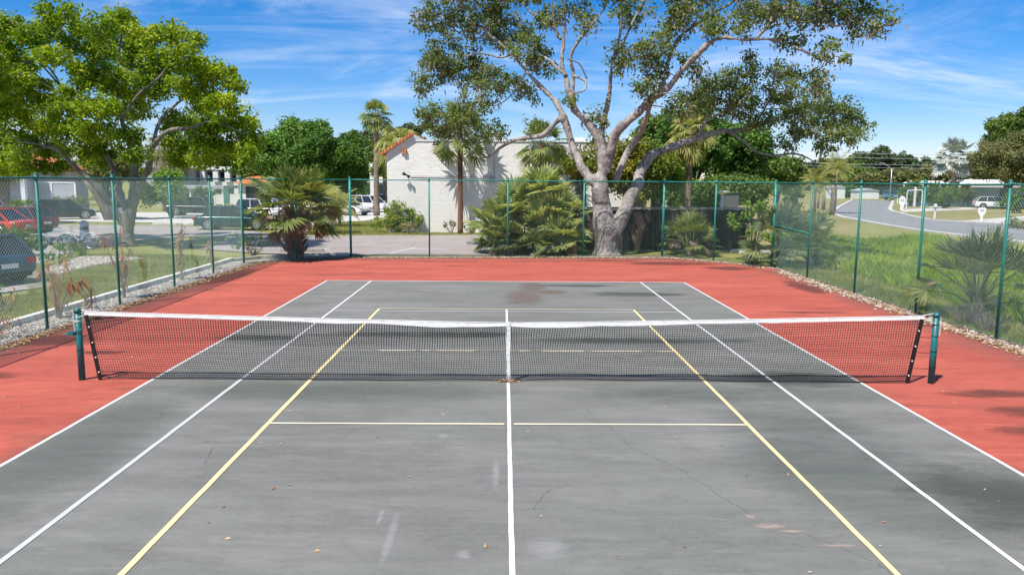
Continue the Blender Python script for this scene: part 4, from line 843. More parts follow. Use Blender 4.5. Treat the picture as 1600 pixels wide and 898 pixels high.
# ---- generic trees further off
def far_tree(name, label, u, v, ru, rv, y, leaf, n=26, seed=1, group=None, size=None, trunks=1, dens=2.6, per=26, cat='tree', barkm=None, cl=None, shp=1.0):
    r = np.random.default_rng(seed); c = A(u, v, y); s_ = (y-CY)/FPX; RX, RZ = ru*s_, rv*s_; RY = RX*.8; size = size or max(.14, s_*3.6)
    ms = []
    for k in range(n):
        d = r.normal(0, 1, 3); d /= np.linalg.norm(d); q = r.uniform(.3, .98); a_ = r.uniform(.14, .36)*(1.15-.35*q)
        z = c[2]+d[2]*q*RZ; ms.append((c[0]+d[0]*q*RX, c[1]+d[1]*q*RY, max(z, .6), RX*a_, RY*a_, RZ*a_*1.05*shp))
    ms = [q for q in ms]
    base = (c[0]+r.normal(0, .1)*RX, c[1], 0.0); lb = []
    for k in range(trunks):
        b0 = np.array(base)+np.array([r.normal(0, .3)*(k > 0), r.normal(0, .3)*(k > 0), -.05]); tr = max(.12, RX*.055)
        for j in range(3):
            q = ms[r.integers(n)]; e = np.array(q[:3]); mid = np.array([base[0]*.7+e[0]*.3, base[1]*.7+e[1]*.3, max(.5, c[2]-RZ*.5)]); lb.append([tuple(b0)+(tr,), tuple(mid)+(tr*.75,), tuple((mid+e)/2)+(tr*.4,), tuple(e)+(tr*.15,)])
    cl = cl or (RX*.09+.12, RX*.16+.2)
    C = tree(name, label, cat, base, lb, ms, leaf, barkm or M['dark_bark'], dens/ max(.3, (RX*.3)**1.0)*1.3, per, size, cl[0], cl[1], seed, group, False, .3, None, .5, .03, 7, .6)
    return C
TG = 'trees beyond the car park'
far_tree('broadleaf_tree', 'rounded dark green tree standing tallest between the big left tree and the slim palm', 470, 243, 74, 50, 72, M['dark_leaf'], 60, 31, TG, None, 1, 9, 40)
far_tree('broadleaf_tree', 'dark green tree partly hidden behind the right edge of the bright left tree', 408, 250, 40, 36, 78, M['mid_leaf'], 34, 32, TG, None, 1, 8, 36)
far_tree('broadleaf_tree', 'dark green tree just left of the slim tall palm', 552, 258, 36, 44, 75, M['dark_leaf'], 36, 33, TG, None, 1, 8, 36)
far_tree('broadleaf_tree', 'hazy distant tree rising behind the others left of the slim palm', 556, 232, 44, 26, 120, M['far_leaf'], 30, 34, TG, None, 1, 8, 34)
far_tree('broadleaf_tree', 'green tree directly behind the trunk of the slim palm', 602, 245, 34, 36, 64, M['mid_leaf'], 30, 35, TG, None, 1, 8, 34)
far_tree('broadleaf_tree', 'distant tree peeking over the red edged roof slope', 640, 208, 26, 18, 110, M['far_leaf'], 20, 36, TG, None, 1, 8, 34)
far_tree('broadleaf_tree', 'low dark trees closing the view under the tall dark green tree', 470, 285, 110, 22, 105, M['dark_leaf'], 40, 37, TG, None, 3, 7, 34)
far_tree('olive_tree', 'grey green tree with leaning dark trunks behind the big left tree', 165, 262, 48, 34, G(165, 343)[1], M['olive_leaf'], 26, 38, None, .22, 1, 5, 30, barkm=M['dark_bark'])
mb = MB(); g_ = G(165, 343)
for q in ([(172, 343), (160, 318), (148, 300), (133, 282)], [(172, 343), (170, 322), (166, 300), (160, 275)], [(178, 343), (176, 318), (184, 298), (190, 280)]):
    P = [A(u, v, g_[1]-.5)-np.array([g_[0], g_[1], 0]) for u, v in q]; mb.tube(P, [.42, .34, .24, .14], 8, True, .1)
r_ = empty('leaning_trunks', (g_[0], g_[1], 0), 0, 'cluster of dark leaning trunks at the lane edge under the grey green tree', 'tree'); mb.build('trunk', M['dark_bark'], r_, True)
far_tree('lawn_tree', 'small round green tree on the lawn right of the big left tree trunk', 258, 300, 44, 30, G(270, 338)[1]-3, M['bush_leaf'], 26, 39, None, .2, 2, 5, 30)
far_tree('background_tree', 'dark tree behind the grey gable wall at far left', 60, 262, 70, 36, 75, M['dark_leaf'], 34, 40, TG, None, 1, 6, 34)
far_tree('background_tree', 'dark tree filling the gap left of the white portico', 240, 262, 60, 26, 100, M['mid_leaf'], 30, 41, TG, None, 1, 6, 34)
far_tree('background_tree', 'tree right behind the white portico building', 345, 262, 60, 26, 108, M['mid_leaf'], 30, 42, TG, None, 1, 6, 34)
# right of the white wall
RG = 'trees behind the wooden fence'
far_tree('orange_leaved_tree', 'bushy tree with orange and yellow new leaves behind the oak trunk', 985, 262, 72, 52, 30, M['orange_leaf'], 60, 51, RG, .16, 2, 6, 30)
far_tree('orange_leaved_tree', 'lower orange tinged bush left of the oak trunk against the white wall', 905, 262, 36, 26, 28.5, M['orange_leaf'], 26, 52, RG, .14, 2, 5, 30)
far_tree('broadleaf_tree', 'bright green bushy tree between the oak trunk and the yellow crowned palm', 1030, 275, 48, 50, 33, M['bush_leaf'], 40, 53, RG, .18, 2, 6, 30)
far_tree('broadleaf_tree', 'tall dark tree behind the yellow crowned palm', 1092, 215, 62, 62, 46, M['dark_leaf'], 56, 54, RG, .24, 2, 6, 34)
far_tree('broadleaf_tree', 'dense dark tree right of the yellow crowned palm', 1150, 246, 62, 52, 49, M['dark_leaf'], 56, 55, RG, .24, 3, 6, 34)
far_tree('broadleaf_tree', 'mid green tree under the right hand oak boughs', 1212, 268, 44, 30, 54, M['mid_leaf'], 40, 56, RG, .24, 2, 6, 34)
far_tree('broadleaf_tree', 'tall shaded tree just right of the oak trunk tops', 1030, 215, 46, 40, 52, M['mid_leaf'], 40, 57, RG, .26, 1, 6, 34)
far_tree('broadleaf_tree', 'low green thicket above the right end of the dark wooden fence', 1110, 300, 90, 26, 42, M['mid_leaf'], 50, 58, RG, .22, 5, 6, 30)
far_tree('broadleaf_tree', 'pale straw coloured bush beyond the right fence corner', 1248, 285, 34, 14, 68, M['olive_leaf'], 22, 59, RG, .3, 3, 6, 30)
FG = 'trees on the right horizon'
for k, (u, v, ru, rv, y, lf, lab) in enumerate([(1362, 262, 46, 30, 230, 'far_leaf', 'dark tree mass behind the bend of the street lamp'), (1415, 262, 34, 26, 240, 'far_leaf', 'dark tree top just right of the street lamp'), (1452, 268, 30, 20, 210, 'far_leaf', 'dark low tree just left of the silver palm'), (1330, 275, 34, 20, 180, 'mid_leaf', 'green tree left of the street lamp pole'), (1290, 268, 40, 16, 260, 'far_leaf', 'farthest low tree line beside the oak twigs'), (1400, 281, 60, 13, 150, 'olive_leaf', 'low olive hedge like trees behind the blue truck'), (1462, 278, 46, 15, 140, 'olive_leaf', 'low olive trees behind the trunk of the silver palm'), (1535, 268, 40, 24, 125, 'olive_leaf', 'olive tree right of the silver palm'), (1240, 278, 36, 12, 220, 'far_leaf', 'farthest trees seen under the right oak bough'), (1345, 290, 60, 12, 190, 'dark_leaf', 'dark hedge row behind the white panels')]):
    far_tree('distant_tree', lab, u, v, ru, rv, y, M[lf], 34, 70+k, FG, None, 1, 7, 30)
far_tree('broadleaf_tree', 'tall green tree rising at the right edge behind the feathery olive tree', 1585, 210, 44, 42, 100, M['mid_leaf'], 56, 90, None, .3, 1, 7, 34)
far_tree('feathery_tree', 'feathery olive green tree at the right edge above the white roofs', 1578, 248, 58, 40, 84, M['olive_leaf'], 60, 91, None, .22, 2, 8, 38)
far_tree('feathery_tree', 'darker feathery tree beyond the right frame edge', 1660, 230, 60, 60, 84, M['olive_leaf'], 40, 92, None, .3, 2, 6, 34)

# ------------------------------------------------------------------ palms
SG = 'cabbage palms behind the court'
b = G(591, 330); y = 60.0
def pbase(u, v, y): q = A(u, v, y); return (q[0], q[1], 0.0), q[2]
bb, h = pbase(586, 178, 55); palm('cabbage_palm', 'tall slim palm with a small tufted crown left of the white wall', bb, h, .21, .5, 30, .95, .65, M['sabal'], M['palm_bark'], 'palm tree', SG, (-50, 88), 14, 1.7, .18, .07, 61, 6, rb=.3, lean=(.1, 0))
bb, h = pbase(722, 205, 33.6); bb = (G(722, 361)[0]-.0, 33.7, 0); palm('cabbage_palm', 'palm with a reddish trunk close against the white wall under the oak boughs', bb, h, .14, .4, 24, 1.0, 1.05, M['sabal'], M['red_palm_bark'], 'palm tree', SG, (-40, 85), 18, 1.8, .12, .06, 62, 0, rb=.17)
bb, h = pbase(848, 226, 33.2); palm('cabbage_palm', 'second palm at the white wall just left of the oak trunk, red brown stem', bb, h, .16, .4, 24, .95, .9, M['sabal'], M['red_palm_bark'], 'palm tree', SG, (-45, 85), 18, 1.8, .15, .06, 63, 2)
bb, h = pbase(1079, 205, 31); palm('cabbage_palm', 'yellow green crowned palm with a tan trunk behind the dark wooden fence', bb, h, .17, .6, 40, .85, .65, M['sabal_yellow'], M['palm_bark'], 'palm tree', SG, (-65, 85), 18, 1.6, .35, .06, 64, 5)
bb, h = pbase(637, 225, 52); palm('cabbage_palm', 'yellowish palm crown just behind the slim tall palm', bb, h, .2, .6, 36, 1.3, .9, M['sabal_yellow'], M['palm_bark'], 'palm tree', SG, (-75, 80), 16, 1.5, .6, .05, 65, 10, lean=(-.8, 0))
bb, h = pbase(2, 238, 40); palm('cabbage_palm', 'palm trunk at the far left edge beside the orange tiled roof', bb, h, .24, .6, 36, 1.2, .8, M['olive_leaf'], M['palm_bark'], 'palm tree', SG, (-75, 80), 14, 1.5, .6, .05, 67, 14)
bb, h = pbase(252, 232, 62); palm('cabbage_palm', 'left of two palms in front of the grey gable wall', bb, h, .2, .6, 22, 1.1, .8, M['olive_leaf'], M['palm_bark'], 'palm tree', SG, (-60, 80), 12, 1.5, .5, .06, 68, 4)
bb, h = pbase(272, 240, 60); palm('cabbage_palm', 'right of two palms in front of the grey gable wall, stouter', bb, h, .26, .6, 22, 1.1, .8, M['olive_leaf'], M['palm_bark'], 'palm tree', SG, (-60, 80), 12, 1.5, .5, .06, 69, 8)
# short sabal with a booted trunk at the left corner of the fence
bx_, by2 = -8.15, 18.35
palm('cabbage_palm', 'short stout palm with a shaggy brown trunk growing at the left corner of the fence', (bx_, by2, 0), 1.88, .27, .35, 44, .95, 1.0, M['sabal'], M['boots'], 'palm tree', None, (-4, 86), 20, 1.5, .10,   .06, 71, 13, boots=170, rb=.33, deadel=(-38, 8), arch=.12)
bb = (A(520, 330, 27)[0], 27.0, 0); palm('dwarf_palm', 'small yellow green palm with thin stems behind the booted corner palm', (A(505, 350, 33)[0], 33.0, 0), 1.7, .09, .2, 26, .95, .8, M['sabal_yellow'], M['palm_bark'], 'palm tree', None, (-30, 80), 18, 1.5, .5, .035, 72, 4)
feather_palm('date_palm', 'small arching feather palm right of the booted corner palm', (A(530, 330, 40)[0], 40.0, 0), 1.3, 22, 1.7, M['sabal_yellow'], M['palm_bark'], 73, None, .08, (-5, 70))
# palmetto clump and neighbours at the back fence
PG = 'palmettos along the fence'
for (x, y, h, n, R_, sd_, e0, lab) in ((1.55, 22.3, 2.35, 40, .95, 811, -50, 'tallest palmetto of the thicket, its fans rising above the top rail left of the oak'), (.55, 22.0, 1.75, 36, .90, 812, -45, 'palmetto in the middle of the thicket, just left of the tallest one'), (2.35, 21.9, 1.5, 34, .85, 813, -45, 'palmetto at the right of the thicket, against the oak trunk'), (-.35, 21.6, 1.05, 34, .85, 814, -35, 'palmetto at the left flank of the thicket before the car park'), (1.25, 21.5, .95, 30, .8, 815, -30, 'low palmetto in the front middle of the thicket'), (2.2, 21.1, .55, 24, .75, 816, -10, 'low palmetto at the front right of the thicket by the oak'), (-.15, 21.0, .45, 22, .75, 817, -5, 'low yellowish palmetto at the front left of the thicket')):
    palm('palmetto', lab, (x, y, 0), h, .13, .35, int(n*.8), R_, .75, M['palmetto'] if sd_ != 817 else M['sabal'], M['boots'], 'palmetto', PG, (e0, 85), 15, 1.7, .07, .085, sd_, 8, arch=.05, deadel=(-40, 25))
palm('palmetto', 'small spiky palmetto with an orange heart in front of the thicket', (1.25, 20.55, 0), .18, .12, .15, 26, .55, .65, M['palmetto_grey'], M['palm_bark'], 'palmetto', PG, (12, 85), 16, 1.1, .08, .042, 84, 4, deadel=(5, 40))
palm('palmetto', 'dried palmetto clump with brown drooping fans at the foot of the fence', (.0, 20.65, 0), .25, .1, .1, 10, .6, .5, M['palmetto_grey'], M['palm_bark'], 'palmetto', PG, (10, 60), 16, 1.4, .3, .035, 85, 20, deadel=(-5, 45))
palm('palmetto', 'light green palmetto with tan lower fans before the dark wooden fence', (7.75, 20.9, 0), .35, .12, .2, 30, .72, .95, M['sabal'], M['palm_bark'], 'palmetto', PG, (22, 85), 20, 1.5, .12, .042, 86, 7, deadel=(15, 45))
palm('palmetto', 'bluish green palmetto at the right fence corner post', (10.35, 17.2, 0), .55, .15, .4, 40, .75, 1.2, M['palmetto_grey'], M['palm_bark'], 'palmetto', PG, (14, 86), 18, 1.4, .10, .045, 87, 4)
palm('palmetto', 'second bluish palmetto leaning right beside the corner post', (11.2, 16.6, 0), .35, .15, .3, 28, .7, 1.0, M['palmetto_grey'], M['palm_bark'], 'palmetto', PG, (12, 80), 18, 1.4, .12, .045, 88, 3)
palm('palmetto', 'big dark spiky palmetto just outside the right fence', (10.85, 5.9, 0), .50, .12, .5, 44, .60, 1.15, M['palmetto_grey'], M['palm_bark'], 'palmetto', PG, (20, 86), 13, 1.15, .02, .045, 89, 4, deadel=(10, 50))
b = G(1493, 300); palm('silver_palm', 'silvery blue fan palm with a thick trunk in front of the white roofed house', (A(1493, 242, 95)[0], 95.0, 0), A(1493, 245, 95)[2], .36, 1.0, 36, 1.5, 1.6, M['silver_frond'], M['palm_bark'], 'palm tree', None, (-45, 85), 14, 1.6, .10, .12, 95, 2)
feather_palm('queen_palm', 'bright yellow green feather palm beyond the right fence corner, thin pale trunk', (A(1308, 262, 66)[0], 66.0, 0), A(1308, 265, 66)[2], 22, 2.2, M['sabal_yellow'], M['stem_grey'], 96, 'feather palms on the right verge', .12)
feather_palm('queen_palm', 'low lime green feather palm left of the pale trunked one', (A(1275, 280, 63)[0], 63.0, 0), A(1275, 285, 63)[2], 24, 2.0, M['sabal_yellow'], M['stem_grey'], 97, 'feather palms on the right verge', .12)
for k, (u, v, top, lab) in enumerate([(1300, 336, 292, 'thick bare grey trunk standing on the verge beside the street bend'), (1286, 328, 290, 'pale slim trunk left of the bare grey trunk'), (1278, 326, 291, 'leftmost slim trunk on the verge')]):
    q = G(u, v); h = A(u, top, q[1])[2]; r_ = empty('bare_trunk', (q[0], q[1], 0), 0, lab, 'tree', 'bare trunks on the verge'); mb = MB(); mb.tube([(0, 0, -.1), (.02, 0, h*.5), (0, 0, h)], [.30-.07*k, .24-.06*k, .2-.05*k], 10, True, .15); mb.build('trunk', M['stem_grey'], r_, True)
    C, R = clumps([(0, 0, h+.5, .9, .9, .5)], 3, .2, .4, 200+k); mb = MB(); mb.quads(leafquads(C, R, 26, .2, .8, .5, k)); mb.build('crown', M['olive_leaf'], r_)
# ------------------------------------------------------------------ shrubs
shrub('leafy_shrub', 'upright light green shrub on a dark stem right of the light green palmetto', (9.9, 19.3, 0), [(0, 0, 1.9, .65, .6, .65), (-.7, 0, 1.55, .55, .5, .35), (.1, 0, 1.15, .6, .5, .4), (.5, 0, 1.7, .35, .4, .6), (-.15, 0, .65, .45, .4, .25)], M['bush_leaf'], 'shrub', 7, 26, .14, .14, .26, 10, 101, None, M['dark_bark'], .04)
shrub('hibiscus_shrub', 'loose hibiscus shrub with pinkish blooms at the left fence corner', (-9.9, 18.9, 0), [(0, 0, .95, .5, .45, .5), (-.75, .2, .75, .5, .4, .45), (.35, .1, .5, .45, .4, .35), (-.4, 0, .4, .6, .4, .3)], M['mid_leaf'], 'shrub', 6, 22, .10, .12, .24, 14, 102)
q = A(575, 380, 18.9)
for k, (x, y, z) in enumerate([(-10.5, 18.5, .55), (-10.1, 18.4, .9), (-10.75, 18.6, .95)]):
    pass
shrub('hedge_shrub', 'dense yellow green hedge shrub at the left corner of the white wall', (-6.6, 34.2, 0), [(-.2, 0, .9, .9, .7, .75), (.7, 0, 1.0, .8, .7, .8), (1.3, -.1, .7, .6, .5, .6), (-.9, 0, .55, .5, .5, .45), (.3, -.4, .5, .9, .5, .45), (.2, .2, 1.6, .5, .4, .5)], M['hedge_leaf'], 'shrub', 9, 28, .13, .14, .28, 10, 103)
palm('dry_shrub', 'withered tan tuft at the right foot of the hedge shrub', (-5.6, 33.3, 0), .1, .08, .1, 10, .45, .35, M['dead_frond'], M['stem_grey'], 'shrub', None, (20, 85), 10, 1.0, .2, .04, 104)
for k, (x, lab) in enumerate([(-3.15, 'small clipped bush left of the red brown palm trunk at the wall'), (-2.1, 'small clipped bush right of the red brown palm trunk at the wall')]):
    shrub('wall_shrub', lab, (x, 33.7, 0), [(0, 0, .42, .42, .3, .32), (.25, 0, .55, .2, .2, .2), (-.3, 0, .5, .2, .2, .2)], M['olive_leaf'], 'shrub', 8, 20, .11, .1, .18, 9, 105+k, 'small bushes at the foot of the white wall')
q = G(120, 393); shrub('bed_shrub', 'spiky green shrub in the stone bed in front of the bicycles', (q[0]+.9, q[1]-2.2, 0), [(0, 0, .32, .5, .4, .3), (.4, 0, .25, .4, .4, .22)], M['mid_leaf'], 'shrub', 8, 24, .14, .15, .25, 8, 108)
q = G(15, 400); shrub('bed_shrub', 'rounded green shrub behind the blue hatchback', (q[0], q[1], 0), [(0, 0, .7, 1.0, .8, .6), (.8, 0, .5, .7, .5, .45)], M['mid_leaf'], 'shrub', 7, 26, .16, .2, .3, 8, 109)
q = G(90, 415); shrub('bed_shrub', 'low dark shrub in the stone bed under the left bicycle', (q[0], q[1], 0), [(0, 0, .4, .5, .4, .38)], M['dark_leaf'], 'shrub', 8, 24, .12, .12, .2, 6, 110)
q = G(4, 492); shrub('bed_shrub', 'small green shrub at the left edge beside the edging', (q[0]-.4, q[1]+.6, 0), [(0, 0, .35, .4, .4, .3)], M['mid_leaf'], 'shrub', 9, 24, .10, .1, .2, 6, 111)
for k, (u, v, ru, rv, y, lf, lab) in enumerate([(35, 318, 30, 12, 47, 'hedge_leaf', 'clipped green bush under the orange roofed house'), (125, 312, 22, 8, 50, 'olive_leaf', 'pale low bush behind the dark SUV'), (1425, 297, 24, 14, 92, 'mid_leaf', 'dense rounded tree in front of the left house wall'), (1475, 305, 22, 20, 84, 'mid_leaf', 'round clipped dark shrub in front of the white house'), (1510, 297, 14, 16, 90, 'olive_leaf', 'olive shrub left of the white parked car'), (1455, 302, 18, 14, 88, 'mid_leaf', 'leafy shrub right behind the tall mailbox'), (1590, 310, 18, 20, 70, 'mid_leaf', 'dark shrub at the right frame edge before the house'), (1500, 283, 12, 7, 96, 'bush_leaf', 'bright lime shrub top showing over the house roof'), (1322, 297, 30, 8, 150, 'dark_leaf', 'dark clipped hedge beside the white panels'), (320, 300, 14, 8, 70, 'mid_leaf', 'small bush before the white portico'), (1235, 300, 30, 12, 60, 'mid_leaf', 'green bush behind the right corner post'), (1595, 355, 30, 14, 42, 'olive_leaf', 'grey dry bush by the kerb at the right edge')]):
    c = A(u, v, y); s_ = (y-CY)/FPX; rx, rz = ru*s_, rv*s_; r = np.random.default_rng(300+k)
    shrub('garden_shrub', lab, (c[0], c[1], 0), [(r.normal(0, .45)*rx, r.normal(0, .3)*rx, max(.3, c[2]+r.normal(0, .35)*rz), rx*.5, rx*.45, rz*.55) for _ in range(9)]+[(0, 0, max(.3, c[2]*.5), rx*.6, rx*.5, max(.3, c[2]*.5))], M[lf], 'shrub', 3.2, 26, max(.14, s_*3.4), .2, .45, 6, 120+k, 'garden shrubs around the houses')
# flowering stems along the left fence
def ti_plant(label, x, y, H, seed, n=5, spread=.22, leafn=26):
    r = np.random.default_rng(seed); root = empty('ti_plant', (x, y, .01), 0, label, 'plant', 'thin red leaved plants along the left fence'); mb = MB(); ml = MB()
    for k in range(n):
        h = H*r.uniform(.45, 1) if k else H; tx, ty = r.normal(0, spread, 2); P = L2([(r.normal(0, .04), r.normal(0, .04), -.02), (tx*.3, ty*.3, h*.4), (tx*.8, ty*.8, h*.8), (tx, ty, h)], 4); mb.tube(P, np.linspace(.016, .008, len(P)), 5); V = []
        for j in range(leafn):
            q = 1-abs(r.normal(0, .14)) if j % 3 else r.uniform(.25, .95); q = min(max(q, .2), 1); o_ = P[int(q*(len(P)-1))]; a_ = r.random()*6.28; L_ = r.uniform(.13, .27); e = r.uniform(-.7, .9) if q > .9 else r.uniform(-1.2, .1); d = np.array([math.cos(a_)*math.cos(e), math.sin(a_)*math.cos(e), math.sin(e)]); s_ = np.array([-math.sin(a_), math.cos(a_), 0])*.018
            V.append([o_, o_+d*L_*.5+s_, o_+d*L_+np.array([0, 0, -.06]), o_+d*L_*.5-s_])
        ml.quads(V)
    mb.build('stem', M['stem_grey'], root); ml.build('foliage', M['ti_leaf'], root)
ti_plant('reddish leaved thin stemmed plant just right of the nearest left fence post', -9.85, 5.25, 1.35, 1, 8, .30, 30)
ti_plant('tall tan and red plant right of the second left fence post', -9.80, 8.15, 1.85, 2, 7, .16, 30)
ti_plant('slim tan plant right of the third left fence post', -9.85, 11.8, 1.75, 3, 5, .10, 26)
ti_plant('bare twiggy plant left of the corner post on the shell bed', -9.95, 14.6, 1.0, 4, 6, .15, 8)
ti_plant('low twiggy plant midway between the first two left posts', -9.85, 6.6, .7, 5, 6, .18, 5)
ti_plant('thin twiggy plant left of the nearest left fence post', -9.9, 3.2, .9, 6, 5, .2, 9)
for k, (x, y, lab) in enumerate([(10.25, 5.3, 'dry grey weeds at the foot of the big right palmetto'), (10.2, 4.4, 'dry grey weeds left of the last right fence post')]):
    root = empty('dry_weeds', (x, y, 0), 0, lab, 'plant', 'dry weeds on the right border'); mb = MB(); r = np.random.default_rng(k)
    for j in range(110):
        a_ = r.random()*6.28; h = r.uniform(.15, .45); d = np.array([math.cos(a_), math.sin(a_), 0])*r.uniform(.05, .4); mb.tube([d*.4, d*.8+np.array([0, 0, h*.6]), d*1.3+np.array([0, 0, h])], [.006, .005, .002], 3, False)
    mb.build('twig', M['stem_grey'], root)

# ------------------------------------------------------------------ buildings
WY = 34.5
def prism(mb, P, y0, y1):                  # outline in x,z pushed from y0 to y1
    n = len(P); V = [(x, y0, z) for x, z in P]+[(x, y1, z) for x, z in P]
    mb.add(V, [tuple(range(n)), tuple(range(2*n-1, n-1, -1))]+[((i+1) % n, i, n+i, n+(i+1) % n) for i in range(n)])
xl = A(605, 300, WY)[0]; ze = A(605, 238, WY)[2]; xp, zp = A(645, 211, WY)[0], A(645, 211, WY)[2]; zf = A(700, 221, WY)[2]; xr = A(1012, 250, WY)[0]
bd = empty('white_building', (0, WY, 0), 0, 'large rough white stucco building with an orange edged roof slope behind the car park', 'building')
mb = MB(); prism(mb, [(xl, -.1), (xr, -.1), (xr, zf), (xp+.12, zf), (xp+.12, zp), (xp, zp), (xl, ze)], 0, 14); mb.build('wall', M['stucco'], bd)
mb = MB(); d = np.array([xp-xl, zp-ze]); d /= np.linalg.norm(d); nn = np.array([-d[1], d[0]]); a_ = np.array([xl, ze])-d*.35; b_ = np.array([xp, zp])+d*.05
prism(mb, [tuple(a_+nn*.01), tuple(b_+nn*.01), tuple(b_+nn*.16), tuple(a_+nn*.16)], -.22, 14.1); mb.build('roof', M['tile'], bd)
mb = MB(); mb.box(xp+.13, xr+.05, -.05, .22, zf+.005, zf+.07); mb.build('parapet_cap', M['white'], bd)
p0, p1 = A(640, 275, WY-.05), A(772, 277, WY-.05)
mb = MB(); mb.tube([(p0[0], -.05, p0[2]), (p1[0], -.05, p1[2])], .022, 6); q0, q1 = A(772, 245, WY-.05), A(772, 278, WY-.05); mb.tube([(q0[0], -.05, q0[2]), (q1[0], -.05, q1[2])], .022, 6); mb.build('conduit', M['greywall'], bd)
mb = MB(); q = A(768, 281, WY); mb.box(q[0]-.14, q[0]+.14, -.16, -.002, q[2]-.16, q[2]+.16); mb.build('meter_box', M['greywall'], bd)
fx = MB(); q = A(637, 274, WY); fx.tube([(q[0], -.02, q[2]), (q[0]-.05, -.25, q[2]+.02)], .03, 6); fx.tube([(q[0]-.05, -.25, q[2]+.02), (q[0]-.22, -.38, q[2]+.10)], [.05, .10], 10); fx.tube([(q[0]-.02, -.25, q[2]), (q[0]+.12, -.36, q[2]-.08)], [.05, .10], 10); fx.build('floodlight', M['black_plastic'], bd)
fx = MB(); q = A(634, 236, WY); fx.box(q[0]-.16, q[0]+.05, -.16, -.002, q[2]-.16, q[2]+.14); fx.beam((q[0]-.3, -.1, q[2]-.02), (q[0]-.1, -.1, q[2]+.02), .08, .06); fx.build('roof_scupper', M['tile'], bd)
def roof_unit(label, u, v0, v1, w_, y, slats=True):
    q0 = A(u, v1, y); q1 = A(u, v0, y); s_ = (y-CY)/FPX*w_/2; r_ = empty('rooftop_unit', (q0[0], y, q0[2]), 0, label, 'rooftop unit', 'units on the flat roof'); h = q1[2]-q0[2]
    mb = MB(); mb.box(-s_, s_, -s_, s_, -.5, h); mb.build('housing', M['white'], r_); mb = MB()
    if slats:
        for k in range(5): mb.box(-s_*.85, s_*.85, -s_-.02, -s_-.003, h*(.1+.17*k), h*(.1+.17*k)+h*.08)
        mb.build('louvre', M['greywall'], r_)
roof_unit('grey air conditioner on the flat roof above the sweeping oak bough', 776, 207, 222, 20, 38); roof_unit('small white vent on the flat roof just left of the oak trunk', 906, 216, 223, 14, 38, False)
roof_unit('white vent on the flat roof right of the oak trunk tops', 988, 214, 223, 12, 38, False)
# chain of the house with the orange roof on the left
hy = 50.0
hb = empty('orange_roofed_house', (A(0, 300, hy)[0], hy, 0), 0, 'grey house with an orange tiled roof and a white post at the far left', 'house'); ox = A(0, 300, hy)[0]
x0, x1 = A(-90, 300, hy)[0]-ox, A(44, 300, hy)[0]-ox; z1 = A(20, 262, hy)[2]
mb = MB(); mb.box(x0, x1-.6, 1.5, 10, -.1, z1); mb.build('wall', M['greywall'], hb)
mb = MB(); za, zb = A(20, 262, hy)[2], A(20, 238, hy+3)[2]
mb.add([(x0-.4, -.4, za), (x1, -.4, za), (x1-2.2, 4.5, zb), (x0+1, 4.5, zb), (x0-.4, 10.2, za), (x1, 10.2, za), (x1-2.2, 5, zb), (x0+1, 5, zb)], [(0, 1, 2, 3), (3, 2, 6, 7), (7, 6, 5, 4), (1, 5, 6, 2), (0, 3, 7, 4)])
mb.box(x0-.4, x1, -.4, 10.2, za-.22, za-.004); mb.build('roof', M['tile'], hb)
mb = MB(); mb.box(x1-.45, x1-.12, -.2, .13, -.05, za-.23); mb.build('porch_post', M['white'], hb)
mb = MB(); mb.box(x1-4.6, x1-2.4, 1.44, 1.497, .1, 2.2); mb.build('door', M['dark'], hb); mb = MB(); mb.box(x1-7.6, x1-5.4, 1.44, 1.497, .9, 2.1); mb.build('window', M['glass'], hb)
gf = empty('privacy_screen', (A(70, 300, 52)[0], 52, 0), 0, 'tall pale slatted privacy screen beside the orange roofed house', 'fence'); gx0, gx1 = A(44, 300, 52)[0]-A(70, 300, 52)[0], A(118, 300, 52)[0]-A(70, 300, 52)[0]; gz1 = A(70, 286, 52)[2]
mb = MB(); k = gx0
while k < gx1: mb.box(k, k+.155, 0, .03, .05, gz1); k += .16
mb.build('slat_panel', M['greywall'], gf); mb = MB(); mb.box(gx0, gx1, -.04, .08, gz1, gz1+.10); mb.build('top_rail', M['white'], gf)
for q in np.linspace(gx0, gx1, 3): mb = MB(); mb.box(q-.07, q+.07, -.06, -.003, 0, gz1-.01); mb.build('post', M['white'], gf)
def block(name, label, cat, u0, u1, v0, y, dep, mat, group=None):
    a_ = A(u0, v0, y); b_ = A(u1, v0, y); r_ = empty(name, ((a_[0]+b_[0])/2, y, 0), 0, label, cat, group); w_ = (b_[0]-a_[0])/2; mb = MB(); mb.box(-w_, w_, 0, dep, -.1, a_[2]); mb.build('wall', mat, r_); return r_, w_, a_[2]
gb, w_, z_ = block('grey_gable_building', 'plain grey gabled building behind the two palms at left', 'building', 226, 276, 262, 78, 12, M['greywall'])
mb = MB(); prism(mb, [(-w_-.5, z_+.004), (w_+.5, z_+.004), (0, z_+2.4)], -.4, 12.4); mb.build('roof', M['greywall'], gb)
mb = MB(); mb.box(-.9, .9, -.05, -.003, 1.5, 2.8); mb.build('window', M['glass'], gb)
py = 84; pb, w_, z_ = block('white_portico_building', 'two storey white building with open upper portico and slim columned pergola', 'building', 298, 384, 284, py, 12, M['white']); pxo = pb.location[0]
def PX(u, v): q = A(u, v, py); return q[0]-pxo, q[2]
mb = MB(); zt = PX(0, 258)[1]; zs = PX(0, 263)[1]
mb.box(PX(303, 0)[0], PX(378, 0)[0], -.5, 6, zs, zt); mb.build('roof', M['white'], pb)
for u in (305, 326, 345, 364, 376): x = PX(u, 0)[0]; mb = MB(); mb.box(x-.3, x+.3, -.4, .2, z_, zs-.004); mb.build('column', M['white'], pb)
for u in (316, 336, 355): x = PX(u, 0)[0]; mb = MB(); mb.box(x-.55, x+.55, .9, 1.0, z_+.1, zs-.3); f_ = mb.build('window', M['glass'], pb)
